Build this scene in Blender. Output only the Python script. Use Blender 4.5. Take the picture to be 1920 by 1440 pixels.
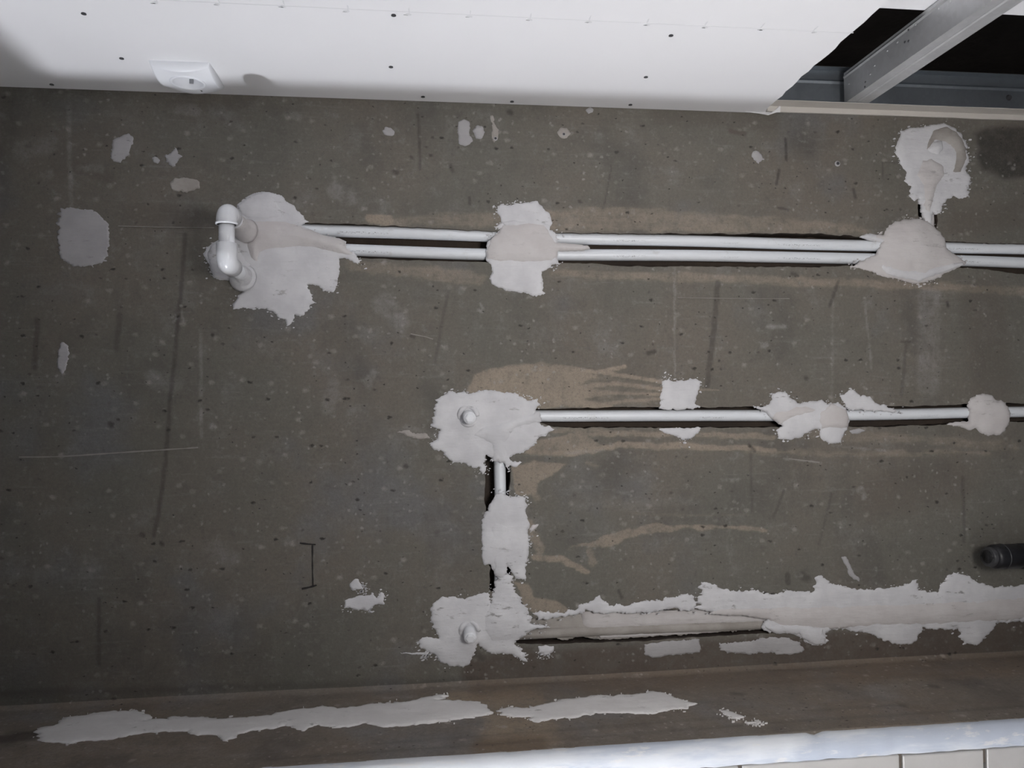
import bpy, bmesh, math, random
import numpy as np
from mathutils import Vector, Matrix, noise as mnoise
from mathutils.geometry import delaunay_2d_cdt

for o in list(bpy.data.objects): bpy.data.objects.remove(o)
S = bpy.context.scene
COL = S.collection

# ---------------------------------------------------------------- camera (photo frame 1920x1440)
F = 1450.0
_dn = np.array([788 - 960, 750 - 720, F]); _a = -103 / 12239
_dh = np.array([1, _a, 0.0]); _dh[2] = -(_dn[0] + _dn[1] * _a) / F
EX = _dh / np.linalg.norm(_dh); EY = _dn / np.linalg.norm(_dn); EZ = np.cross(EX, EY)
RW = np.array([EX, EY, EZ])                      # photo-camera axes -> world
CAM = np.array([0.0, -1.3, 1.72])
cd = bpy.data.cameras.new('camera'); cam = bpy.data.objects.new('camera', cd); COL.objects.link(cam)
cd.sensor_fit = 'HORIZONTAL'; cd.sensor_width = 36.0; cd.lens = 36.0 * F / 1920.0
cd.clip_start = 0.02
_r = RW @ np.array([1, 0, 0]); _u = RW @ np.array([0, -1, 0]); _b = RW @ np.array([0, 0, -1])
cam.matrix_world = Matrix(((_r[0], _u[0], _b[0], CAM[0]), (_r[1], _u[1], _b[1], CAM[1]), (_r[2], _u[2], _b[2], CAM[2]), (0, 0, 0, 1)))
S.camera = cam

# ---------------------------------------------------------------- world, lamps, exposure
w = bpy.data.worlds.new('world'); S.world = w; w.use_nodes = True
w.node_tree.nodes['Background'].inputs[0].default_value = (0.92, 0.95, 1.0, 1)
w.node_tree.nodes['Background'].inputs[1].default_value = 0.02
S.view_settings.view_transform = 'Standard'; S.view_settings.look = 'None'
S.view_settings.gamma = 1.0; S.view_settings.use_curve_mapping = False
S.view_settings.exposure = 1.0

def light(name, kind, loc, energy, color, size=0.1, target=None, size_y=None):
    d = bpy.data.lights.new(name, kind); d.energy = energy; d.color = color
    if kind == 'AREA':
        d.shape = 'RECTANGLE'; d.size = size; d.size_y = size_y or size
    else:
        d.shadow_soft_size = size
    o = bpy.data.objects.new(name, d); COL.objects.link(o); o.location = loc
    if target is not None:
        o.rotation_euler = (Vector(target) - Vector(loc)).to_track_quat('-Z', 'Y').to_euler()
    return o
# work lamp standing on the floor below the ledge; unseen fill spot added beside the camera
light('floor_work_lamp', 'POINT', (-0.53, -0.48, 0.2), 60, (0.90, 0.93, 1.0), 0.028)
hl = light('fill_spot', 'SPOT', (0.48, -1.27, 1.76), 14.5, (1.0, 0.97, 0.95), 0.14, (0.48, 0, 1.78))  # added fill light, no real lamp stands here
hl.data.spot_size = math.radians(98); hl.data.spot_blend = 1.0

# ---------------------------------------------------------------- pixel helpers
def U(px, py, ax=1, val=0.0):
    d = RW @ np.array([px - 960, py - 720, F])
    return CAM + d * ((val - CAM[ax]) / d[ax])
def project(W):                                  # world points (n,3) -> photo pixels
    v = (W - CAM) @ RW
    return np.stack([960 + v[:, 0] / v[:, 2] * F, 720 + v[:, 1] / v[:, 2] * F], 1)
ZP = float(U(960, 196)[2])                       # underside of the plasterboard
ZL = float(U(960, 1278)[2])                      # top of the ledge
YL = float(U(1280, 1391, 2, ZL)[1])              # front edge of the ledge
ZSLAB = ZP + 0.5

# ---------------------------------------------------------------- generic helpers
def tag(o, label=None, cat=None, group=None, kind=None):
    if label: o['label'] = label
    if cat: o['category'] = cat
    if group: o['group'] = group
    if kind: o['kind'] = kind
    return o
def link(name, me, mat, parent=None, smooth=False):
    o = bpy.data.objects.new(name, me); COL.objects.link(o)
    if mat: me.materials.append(mat)
    if smooth:
        me.polygons.foreach_set('use_smooth', [True] * len(me.polygons))
    if parent:
        o.parent = parent
        o.matrix_parent_inverse = parent.matrix_world.inverted()
    return o
def empty(name, loc):
    o = bpy.data.objects.new(name, None); COL.objects.link(o); o.location = loc
    o.empty_display_size = 0.02
    o.matrix_world = Matrix.Translation(loc)
    return o
def mesh(name, verts, faces):
    me = bpy.data.meshes.new(name); me.from_pydata([tuple(v) for v in verts], [], [tuple(q) for q in faces]); me.update()
    return me
def from_bm(name, bm, mat, parent=None, smooth=False):
    me = bpy.data.meshes.new(name); bm.to_mesh(me); bm.free()
    return link(name, me, mat, parent, smooth)
def bm_box(bm, lo, hi, bevel=0.0, segs=2):
    r = bmesh.ops.create_cube(bm, size=1.0)
    c = [(lo[i] + hi[i]) / 2 for i in range(3)]; s = [hi[i] - lo[i] for i in range(3)]
    for v in r['verts']:
        v.co = Vector((c[0] + v.co.x * s[0], c[1] + v.co.y * s[1], c[2] + v.co.z * s[2]))
    if bevel:
        es = list({e for v in r['verts'] for e in v.link_edges})
        bmesh.ops.bevel(bm, geom=es, offset=bevel, segments=segs, affect='EDGES', profile=0.5)
def box(name, lo, hi, mat, parent=None, bevel=0.0):
    bm = bmesh.new(); bm_box(bm, lo, hi, bevel)
    return from_bm(name, bm, mat, parent)
def frame_of(d):
    d = Vector(d).normalized()
    a = Vector((0, 0, 1)) if abs(d.z) < 0.9 else Vector((1, 0, 0))
    x = d.cross(a).normalized(); y = x.cross(d).normalized()
    return x, y
def tube_mesh(name, pts, rad, n=18, caps=True, resample=None):
    """swept tube; rad is a number or one radius per point; UV u = metres along, v = turn"""
    pts = [Vector(p) for p in pts]
    if not hasattr(rad, '__len__'): rad = [rad] * len(pts)
    vs, fs, uv = [], [], []
    L = 0.0; x, y = frame_of(pts[1] - pts[0]); Ls = []
    for i, p in enumerate(pts):
        if i == 0: t = pts[1] - pts[0]
        elif i == len(pts) - 1: t = pts[-1] - pts[-2]
        else: t = (pts[i + 1] - p).normalized() + (p - pts[i - 1]).normalized()
        if t.length < 1e-9: t = pts[i] - pts[i - 1]
        if t.length < 1e-9: t = pts[-1] - pts[0]
        t.normalize()
        x = (x - t * x.dot(t)).normalized(); y = t.cross(x)
        if i: L += (p - pts[i - 1]).length
        Ls.append(L)
        for k in range(n):
            a = 2 * math.pi * k / n
            vs.append(p + (x * math.cos(a) + y * math.sin(a)) * rad[i])
    for i in range(len(pts) - 1):
        for k in range(n):
            k2 = (k + 1) % n
            fs.append((i * n + k, i * n + k2, (i + 1) * n + k2, (i + 1) * n + k))
            uv.append(((Ls[i], k / n), (Ls[i], (k + 1) / n), (Ls[i + 1], (k + 1) / n), (Ls[i + 1], k / n)))
    if caps:
        fs.append(tuple(range(n - 1, -1, -1))); uv.append(((0, 0),) * n)
        fs.append(tuple((len(pts) - 1) * n + k for k in range(n))); uv.append(((0, 0),) * n)
    me = mesh(name, vs, fs)
    ul = me.uv_layers.new(name='UVMap')
    ul.data.foreach_set('uv', [c for q in uv for p in q for c in p])
    return me
def arc(c, a, b, r, a0, a1, n=10):
    c, a, b = Vector(c), Vector(a), Vector(b)
    return [c + a * (r * math.cos(a0 + (a1 - a0) * i / n)) + b * (r * math.sin(a0 + (a1 - a0) * i / n)) for i in range(n + 1)]
def spline(pts, step):
    """Catmull-Rom through 2-D/3-D points, about one point each step"""
    P = [np.array(p, float) for p in pts]; P = [2 * P[0] - P[1]] + P + [2 * P[-1] - P[-2]]
    out = []
    for i in range(1, len(P) - 2):
        n = max(1, int(np.linalg.norm(P[i + 1] - P[i]) / step))
        for k in range(n):
            t = k / n
            out.append(0.5 * (2 * P[i] + (P[i + 1] - P[i - 1]) * t + (2 * P[i - 1] - 5 * P[i] + 4 * P[i + 1] - P[i + 2]) * t * t + (3 * P[i] - P[i - 1] - 3 * P[i + 1] + P[i + 2]) * t ** 3))
    out.append(P[-2])
    return out

# ---------------------------------------------------------------- numpy noise
_rng = np.random.RandomState(7); _tab = _rng.rand(512, 512)
def vnoise(x, y):
    xi = np.floor(x).astype(int); yi = np.floor(y).astype(int); fx = x - xi; fy = y - yi
    fx = fx * fx * (3 - 2 * fx); fy = fy * fy * (3 - 2 * fy)
    g = lambda i, j: _tab[i % 512, j % 512]
    return (g(xi, yi) * (1 - fx) + g(xi + 1, yi) * fx) * (1 - fy) + (g(xi, yi + 1) * (1 - fx) + g(xi + 1, yi + 1) * fx) * fy
def fbm(x, y, oct=4):
    s = 0; a = 0.5; t = 0
    for k in range(oct):
        s = s + a * vnoise(x + 17.3 * k, y + 9.1 * k); t += a; x = x * 2.03; y = y * 2.03; a *= 0.5
    return s / t
def seg_dist(Pn, A, B):
    d = B - A; L = (d * d).sum(); t = np.clip(((Pn - A) @ d) / max(L, 1e-12), 0, 1)
    q = Pn - (A + t[:, None] * d)
    return np.sqrt((q * q).sum(1))
def line_dist(Pn, poly, closed=False):
    poly = np.asarray(poly, float); n = len(poly)
    D = np.full(len(Pn), 1e9)
    for i in range(n if closed else n - 1):
        D = np.minimum(D, seg_dist(Pn, poly[i], poly[(i + 1) % n]))
    return D
def inside(Pn, poly):
    poly = np.asarray(poly, float); c = np.zeros(len(Pn), bool); n = len(poly)
    for i in range(n):
        x0, y0 = poly[i]; x1, y1 = poly[(i + 1) % n]
        if y0 == y1: continue
        m = ((y0 > Pn[:, 1]) != (y1 > Pn[:, 1])) & (Pn[:, 0] < (x1 - x0) * (Pn[:, 1] - y0) / (y1 - y0) + x0)
        c ^= m
    return c
def resample(poly, step):
    poly = np.asarray(poly, float); out = []
    for i in range(len(poly)):
        a, b = poly[i], poly[(i + 1) % len(poly)]
        n = max(1, int(round(np.linalg.norm(b - a) / step)))
        out += [a + (b - a) * k / n for k in range(n)]
    return np.array(out)
def smooth_poly(p, it):
    for _ in range(it):
        p = 0.5 * p + 0.25 * (np.roll(p, 1, 0) + np.roll(p, -1, 0))
    return p
def ccw(p):
    a = np.sum(p[:, 0] * np.roll(p[:, 1], -1) - np.roll(p[:, 0], -1) * p[:, 1])
    return p if a > 0 else p[::-1].copy()
def ragged(poly, step, jx, jy, seed, smooth=2):
    p = smooth_poly(resample(poly, step), smooth)
    k = 1 / (step * 5)
    nx = fbm(p[:, 0] * k * 0.5 + seed * 3.1, p[:, 1] * k + seed, 4) - 0.5
    ny = fbm(p[:, 0] * k + 50 + seed, p[:, 1] * k * 0.5 + seed * 1.7, 4) - 0.5
    k = 1 / (step * 1.7)
    hx = vnoise(p[:, 0] * k * 0.3 + seed, p[:, 1] * k + seed * 2.3) - 0.5; hy = vnoise(p[:, 0] * k + 9 + seed, p[:, 1] * k * 0.4) - 0.5
    amp = np.clip(fbm(p[:, 0] * 40 + seed, p[:, 1] * 40, 2) * 3 - 1, 0, 1)
    q = p.copy(); q[:, 0] += nx * jx * 4 + hx * jx * 3.4 * amp; q[:, 1] += ny * jy * 4 + hy * jy * 2.0 * amp
    return ccw(q)

# ---------------------------------------------------------------- materials
class NT:
    def __init__(s, name):
        s.m = bpy.data.materials.new(name); s.m.use_nodes = True; s.t = s.m.node_tree; s.n = s.t.nodes
        s.b = s.n['Principled BSDF']
        s.co = s.n.new('ShaderNodeTexCoord').outputs['Object']
    def lk(s, a, b): s.t.links.new(a, b)
    def val(s, sock, v):
        if hasattr(v, 'is_output') or isinstance(v, bpy.types.NodeSocket): s.lk(v, sock)
        else: sock.default_value = v
    def mapping(s, sc, loc=(0, 0, 0), rot=(0, 0, 0), src=None):
        n = s.n.new('ShaderNodeMapping'); s.lk(src or s.co, n.inputs[0])
        n.inputs['Scale'].default_value = sc; n.inputs['Location'].default_value = loc; n.inputs['Rotation'].default_value = rot
        return n.outputs[0]
    def noise(s, scale, detail=6, rough=0.6, vec=None, dist=0.0):
        n = s.n.new('ShaderNodeTexNoise'); s.lk(vec or s.co, n.inputs['Vector'])
        n.inputs['Scale'].default_value = scale; n.inputs['Detail'].default_value = detail
        n.inputs['Roughness'].default_value = rough; n.inputs['Distortion'].default_value = dist
        return n.outputs['Fac']
    def voro(s, scale, vec=None, out='Distance', rand=1.0):
        n = s.n.new('ShaderNodeTexVoronoi'); s.lk(vec or s.co, n.inputs['Vector'])
        n.inputs['Scale'].default_value = scale; n.inputs['Randomness'].default_value = rand
        return n.outputs[out]
    def ramp(s, fac, lo, hi, a=0.0, b=1.0):
        n = s.n.new('ShaderNodeMapRange'); n.interpolation_type = 'SMOOTHSTEP'
        s.lk(fac, n.inputs[0]); n.inputs[1].default_value = lo; n.inputs[2].default_value = hi
        n.inputs[3].default_value = a; n.inputs[4].default_value = b
        return n.outputs[0]
    def math(s, op, a, b=0.0):
        n = s.n.new('ShaderNodeMath'); n.operation = op; s.val(n.inputs[0], a); s.val(n.inputs[1], b)
        return n.outputs[0]
    def mix(s, fac, a, b, mode='MIX'):
        n = s.n.new('ShaderNodeMix'); n.data_type = 'RGBA'; n.blend_type = mode
        s.val(n.inputs[0], fac); s.val(n.inputs[6], a if not isinstance(a, tuple) else (*a, 1)); s.val(n.inputs[7], b if not isinstance(b, tuple) else (*b, 1))
        return n.outputs[2]
    def bump(s, h, strength=0.4, dist=0.002, prev=None):
        n = s.n.new('ShaderNodeBump'); n.inputs['Strength'].default_value = strength; n.inputs['Distance'].default_value = dist
        s.lk(h, n.inputs['Height'])
        if prev: s.lk(prev, n.inputs['Normal'])
        return n.outputs[0]
    def sep(s, col):
        n = s.n.new('ShaderNodeSeparateColor'); s.lk(col, n.inputs[0]); return n.outputs
    def attr(s, name):
        n = s.n.new('ShaderNodeAttribute'); n.attribute_name = name; return n.outputs
    def done(s, col, rough=0.8, metal=0.0, normal=None, spec=0.3):
        s.val(s.b.inputs['Base Color'], col if not isinstance(col, tuple) else (*col, 1))
        s.val(s.b.inputs['Roughness'], rough); s.val(s.b.inputs['Metallic'], metal)
        s.b.inputs['Specular IOR Level'].default_value = spec
        if normal: s.lk(normal, s.b.inputs['Normal'])
        return s.m

def concrete_material(name, base, dark, warm, pale, beige, brown):
    t = NT(name)
    big = t.noise(3.2, 5, 0.55); mid = t.noise(14, 7, 0.7); small = t.noise(48, 6, 0.7); fine = t.noise(190, 4, 0.75); grain = t.noise(520, 2, 0.6)
    blot = t.noise(6.0, 5, 0.62, t.mapping((1.2, 1, 0.8), (3, 1, 7)))
    cool = t.noise(4.6, 5, 0.6, t.mapping((1, 1, 1), (11, 4, 2)))
    col = t.mix(t.ramp(big, 0.38, 0.64), base, warm)
    col = t.mix(t.ramp(cool, 0.52, 0.70, 0, 0.7), col, (base[0] * 1.04, base[0] * 1.05, base[0] * 1.08))
    col = t.mix(t.ramp(blot, 0.50, 0.72, 0, 0.75), col, dark)
    col = t.mix(t.ramp(mid, 0.52, 0.74, 0, 0.6), col, pale)
    col = t.mix(t.ramp(mid, 0.48, 0.28, 0, 0.45), col, dark)
    col = t.mix(t.ramp(small, 0.54, 0.72, 0, 0.62), col, pale)
    col = t.mix(t.ramp(small, 0.45, 0.28, 0, 0.55), col, dark)
    hs = t.noise(30, 6, 0.75, t.mapping((0.30, 1, 3.4)))
    col = t.mix(t.ramp(hs, 0.54, 0.72, 0, 0.5), col, pale)
    A = t.attr('stain'); ch = t.sep(A['Color']); brown_and_shade = t.sep(t.attr('brown_and_shade')['Color'])['Red']
    def eaten(c): return t.math('MULTIPLY', t.math('MULTIPLY', c, 1.1), t.ramp(t.math('ADD', c, t.math('MULTIPLY', t.math('SUBTRACT', t.math('ADD', t.math('MULTIPLY', small, 0.6), t.math('MULTIPLY', hs, 0.6)), 0.6), 1.5)), 0.20, 0.62, 0.25, 1.0))
    brk = t.math('MULTIPLY', t.ramp(mid, 0.3, 0.58, 0.55, 1.0), t.ramp(small, 0.28, 0.55, 0.55, 1.0))
    col = t.mix(t.math('MULTIPLY', eaten(ch['Red']), brk), col, beige)
    col = t.mix(t.math('MULTIPLY', brown_and_shade, brk), col, brown)
    brk2 = t.math('MULTIPLY', t.ramp(mid, 0.25, 0.65, 0.35, 1.0), t.ramp(small, 0.34, 0.60, 0.15, 1.0))
    col = t.mix(t.math('MULTIPLY', ch['Green'], brk2), col, (pale[0] * 1.6, pale[1] * 1.6, pale[2] * 1.65))
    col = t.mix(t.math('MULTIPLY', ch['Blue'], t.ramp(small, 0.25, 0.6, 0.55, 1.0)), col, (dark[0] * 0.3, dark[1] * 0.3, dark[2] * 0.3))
    # irregular pale grains and small dark air holes
    dn = t.n.new('ShaderNodeTexNoise'); t.lk(t.co, dn.inputs['Vector']); dn.inputs['Scale'].default_value = 150; dn.inputs['Detail'].default_value = 3
    va = t.n.new('ShaderNodeVectorMath'); va.operation = 'MULTIPLY_ADD'
    t.lk(dn.outputs['Color'], va.inputs[0]); va.inputs[1].default_value = (0.009, 0.0, 0.006); t.lk(t.co, va.inputs[2]); wco = va.outputs[0]
    def flecks(scale, loc, r0, r1, lo, chan, zs=1.0):
        v = t.mapping((1, 1, zs), loc, (0, 0, 0), wco); c = t.sep(t.voro(scale, v, 'Color'))
        return t.math('MULTIPLY', t.ramp(t.voro(scale, v), r0, r1, 1, 0), t.ramp(c[chan], lo, lo + 0.05))
    area = t.ramp(t.noise(7, 4), 0.40, 0.62, 0.1, 1.0)
    g = t.math('MULTIPLY', flecks(90, (.3, .1, .7), 0.08, 0.30, 0.62, 'Red'), area)
    col = t.mix(t.math('MULTIPLY', g, 0.55), col, (pale[0] * 1.6, pale[1] * 1.6, pale[2] * 1.6))
    g = t.math('MULTIPLY', flecks(34, (5, 2, 1), 0.05, 0.26, 0.80, 'Green', 1.3), t.ramp(small, 0.35, 0.6, 0.3, 1))
    col = t.mix(t.math('MULTIPLY', g, 0.60), col, (pale[0] * 1.5, pale[1] * 1.46, pale[2] * 1.42))
    pit = flecks(44, (2, 8, 3), 0.06, 0.22, 0.78, 'Blue', 1.5)
    pit2 = flecks(100, (7, 3, 5), 0.06, 0.22, 0.86, 'Blue', 1.4)
    pit = t.math('MAXIMUM', pit, pit2)
    col = t.mix(t.math('MULTIPLY', pit, 0.85), col, (dark[0] * 0.25, dark[1] * 0.25, dark[2] * 0.25))
    col = t.mix(t.ramp(fine, 0.55, 0.28, 0.0, 0.40), col, dark)
    col = t.mix(t.ramp(fine, 0.52, 0.75, 0.0, 0.30), col, pale)
    col = t.mix(t.ramp(grain, 0.3, 0.7, 0.0, 0.22), col, dark)
    h = t.math('ADD', t.math('MULTIPLY', fine, 0.45), t.math('ADD', t.math('MULTIPLY', mid, 1.0), t.math('MULTIPLY', small, 0.7)))
    h = t.math('SUBTRACT', h, t.math('MULTIPLY', pit, 1.4))
    return t.done(col, 0.78, 0, t.bump(h, 0.45, 0.0018), 0.25)

M = {}
M['concrete'] = concrete_material('concrete', (0.150, 0.143, 0.122), (0.100, 0.093, 0.084), (0.170, 0.150, 0.125), (0.235, 0.228, 0.215), (0.355, 0.295, 0.232), (0.088, 0.064, 0.052))
M['ledge'] = concrete_material('ledge_concrete', (0.205, 0.180, 0.150), (0.125, 0.108, 0.096), (0.230, 0.188, 0.148), (0.29, 0.265, 0.24), (0.34, 0.265, 0.185), (0.170, 0.120, 0.080))
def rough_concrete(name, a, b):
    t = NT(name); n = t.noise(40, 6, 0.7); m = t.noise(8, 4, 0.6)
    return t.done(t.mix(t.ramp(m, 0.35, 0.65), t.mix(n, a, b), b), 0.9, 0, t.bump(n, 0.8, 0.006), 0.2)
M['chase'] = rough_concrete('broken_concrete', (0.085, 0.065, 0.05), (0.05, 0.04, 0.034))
M['slab'] = rough_concrete('dark_slab', (0.14, 0.12, 0.11), (0.09, 0.08, 0.075))
M['floor'] = rough_concrete('floor_screed', (0.80, 0.78, 0.75), (0.72, 0.70, 0.67))
def plaster_material(name, a, b, scuff=0.5):
    t = NT(name)
    n = t.noise(18, 5, 0.6); tro = t.noise(40, 5, 0.65, t.mapping((0.25, 1, 1.6), (1, 2, 3))); fine = t.noise(260, 3, 0.6)
    col = t.mix(t.ramp(n, 0.32, 0.68), a, b)
    scv = t.mapping((0.55, 1, 1.9), (4, 1, 2), (0, 0.22, 0))
    sc = t.ramp(t.noise(55, 5, 0.75, scv), 0.585, 0.67, 0, scuff)
    sc = t.math('MULTIPLY', sc, t.ramp(t.noise(9, 2), 0.42, 0.6))
    col = t.mix(sc, col, (0.20, 0.19, 0.18))
    h = t.math('ADD', t.math('MULTIPLY', tro, 1.0), t.math('MULTIPLY', fine, 0.12))
    h = t.math('SUBTRACT', h, t.math('MULTIPLY', sc, 0.5))
    return t.done(col, 0.72, 0, t.bump(h, 0.5, 0.003), 0.3)
M['plaster'] = plaster_material('dry_plaster', (0.57, 0.565, 0.585), (0.67, 0.665, 0.68), 0.7)
M['plaster_warm'] = plaster_material('fresh_plaster', (0.545, 0.515, 0.51), (0.60, 0.575, 0.57), 0.45)
M['plaster_lit'] = plaster_material('lit_plaster', (0.72, 0.70, 0.69), (0.80, 0.785, 0.775), 0.6)  # plaster lightened to stand in for light the ledge lacks
M['plaster_dull'] = plaster_material('thin_plaster', (0.36, 0.35, 0.355), (0.42, 0.41, 0.415), 0.6)
M['plaster_dirty'] = plaster_material('dirty_plaster', (0.40, 0.375, 0.35), (0.30, 0.275, 0.25), 0.9)
def pipe_material():
    t = NT('white_pipe_plastic')
    uvn = t.n.new('ShaderNodeUVMap').outputs[0]
    sx = t.n.new('ShaderNodeSeparateXYZ'); t.lk(uvn, sx.inputs[0])
    u, v = sx.outputs[0], sx.outputs[1]
    # row of small worn printed characters along the front of the pipe
    band = t.ramp(t.math('ABSOLUTE', t.math('SUBTRACT', v, 0.055)), 0.018, 0.03, 1, 0)
    cb = t.n.new('ShaderNodeCombineXYZ'); t.lk(t.math('MULTIPLY', u, 300), cb.inputs[0]); t.lk(t.math('MULTIPLY', v, 60), cb.inputs[1])
    glyph = t.ramp(t.noise(1.0, 2, 0.6, cb.outputs[0]), 0.52, 0.60)
    cb2 = t.n.new('ShaderNodeCombineXYZ'); t.lk(t.math('MULTIPLY', u, 9), cb2.inputs[0])
    group = t.ramp(t.noise(1.0, 1, 0.5, cb2.outputs[0]), 0.50, 0.58)
    ink = t.math('MULTIPLY', t.math('MULTIPLY', band, glyph), group)
    col = t.mix(t.math('MULTIPLY', ink, 0.7), (0.74, 0.765, 0.80), (0.12, 0.12, 0.13))
    dirt = t.ramp(t.noise(30, 5, 0.7), 0.58, 0.75, 0, 0.35)
    col = t.mix(dirt, col, (0.45, 0.42, 0.38))
    return t.done(col, 0.38, 0, None, 0.5)
M['pipe'] = pipe_material()
def plain(name, c, rough, spec=0.5, metal=0.0, var=0.06, scale=40, bump=0.0):
    t = NT(name); n = t.noise(scale, 4, 0.6)
    col = t.mix(n, tuple(max(0, x * (1 - var)) for x in c), tuple(min(1, x * (1 + var)) for x in c))
    return t.done(col, rough, metal, t.bump(n, bump, 0.001) if bump else None, spec)
M['fitting'] = plain('white_fitting_plastic', (0.80, 0.81, 0.84), 0.22, 0.5)
M['socket'] = plain('white_socket_plastic', (0.82, 0.83, 0.86), 0.28, 0.5, 0, 0.02)
M['socket_dark'] = plain('socket_contact', (0.06, 0.06, 0.065), 0.5)
M['clip'] = plain('earth_clip_metal', (0.35, 0.35, 0.36), 0.35, 0.5, 0.9)
M['paper'] = plain('plasterboard_paper', (0.72, 0.715, 0.725), 0.75, 0.25, 0, 0.025, 6, 0.0)
M['gypsum'] = plain('gypsum_core', (0.70, 0.69, 0.66), 0.9, 0.2, 0, 0.08, 60, 0.4)
M['bounce_white'] = plain('bounce_white', (0.80, 0.79, 0.78), 0.85, 0.2)
M['screw'] = plain('black_screw', (0.05, 0.05, 0.055), 0.5)
M['pencil'] = plain('pencil_grey', (0.42, 0.42, 0.43), 0.8, 0.2)
M['pencil_dark'] = plain('pencil_dark', (0.035, 0.033, 0.032), 0.8, 0.2)
M['pencil_faint'] = plain('pencil_faint', (0.63, 0.63, 0.64), 0.8, 0.2)
M['chalk'] = plain('chalk_scratch', (0.27, 0.255, 0.235), 0.9, 0.2, 0, 0.25, 90)
M['black'] = plain('black_rubber', (0.014, 0.014, 0.017), 0.42, 0.5, 0, 0.2)
M['grey_rim'] = plain('worn_dark_rim', (0.05, 0.05, 0.054), 0.35, 0.5)
M['tape'] = plain('sealing_tape', (0.55, 0.52, 0.48), 0.7, 0.3)
def steel(name, c, rough, metal=0.75):
    t = NT(name); v = t.sep(t.voro(130, None, 'Color'))['Red']; n = t.noise(10, 5, 0.6)
    col = t.mix(t.math('MULTIPLY', v, 0.35), c, tuple(x * 1.25 for x in c))
    col = t.mix(t.ramp(n, 0.5, 0.75, 0, 0.4), col, tuple(x * 0.7 for x in c))
    return t.done(col, t.ramp(n, 0.3, 0.7, rough - 0.06, rough + 0.1), metal, None, 0.5)
M['steel'] = steel('galvanized_steel', (0.50, 0.505, 0.51), 0.45, 0.55)
M['steel_dark'] = steel('dull_galvanized_steel', (0.29, 0.32, 0.35), 0.4, 0.85)
def strip_material():
    t = NT('blue_grey_strip'); n = t.noise(7, 5, 0.65, t.mapping((0.5, 1, 2.5))); m = t.noise(35, 5, 0.7, t.mapping((0.5, 1, 2)))
    col = t.mix(t.ramp(n, 0.45, 0.62), (0.46, 0.50, 0.57), (0.62, 0.64, 0.67))
    col = t.mix(t.ramp(m, 0.55, 0.66, 0, 0.8), col, (0.68, 0.67, 0.66))
    return t.done(col, 0.5, 0.0, t.bump(m, 0.3, 0.001), 0.5)
M['strip'] = strip_material()
M['tile'] = plain('pale_tile', (0.60, 0.585, 0.565), 0.5, 0.4, 0, 0.10, 22, 0.3)
M['joint'] = rough_concrete('dark_joint', (0.10, 0.085, 0.07), (0.06, 0.05, 0.045))

# ---------------------------------------------------------------- traced outlines (photo pixels on the wall plane)
CH_TWIN = [(470, 416), (560, 418), (640, 420), (720, 423), (800, 427), (930, 434), (1040, 437), (1200, 438), (1400, 438), (1540, 438), (1600, 442), (1640, 448), (1770, 452), (1850, 456), (1960, 459), (2300, 470),
           (2300, 535), (1960, 521), (1900, 513), (1850, 505), (1800, 501), (1620, 498), (1500, 501), (1300, 500), (1160, 500), (1120, 495), (1040, 493), (900, 491), (800, 489), (690, 484), (600, 482), (470, 476)]
CH_MID = [(900, 764), (1013, 766), (1150, 764), (1280, 763), (1350, 763), (1450, 762), (1600, 762), (1700, 762), (1820, 758), (1960, 756), (2300, 750),
          (2300, 785), (1960, 790), (1890, 791), (1820, 794), (1700, 799), (1600, 801), (1450, 801), (1280, 802), (1040, 802), (1015, 794), (900, 792)]
CH_VERT = [(912, 835), (956, 835), (958, 880), (954, 930), (957, 1000), (960, 1060), (955, 1085), (950, 1110), (918, 1110), (919, 1075), (917, 1000), (908, 940), (909, 880)]
CH_LOW = [(960, 1176), (1000, 1160), (1060, 1152), (1100, 1146), (1200, 1146), (1320, 1142), (1345, 1146), (1420, 1150), (1480, 1152), (1500, 1172), (1480, 1186), (1380, 1190), (1320, 1194), (1200, 1202), (1100, 1206), (1030, 1208), (965, 1206)]
CH_TOP = [(1722, 345), (1756, 345), (1757, 400), (1758, 430), (1724, 430), (1720, 390)]
CHASES = [CH_TWIN, CH_MID, CH_VERT, CH_LOW, CH_TOP]
def wall_xz(px): return np.array([U(x, y)[[0, 2]] for x, y in px])

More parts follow.
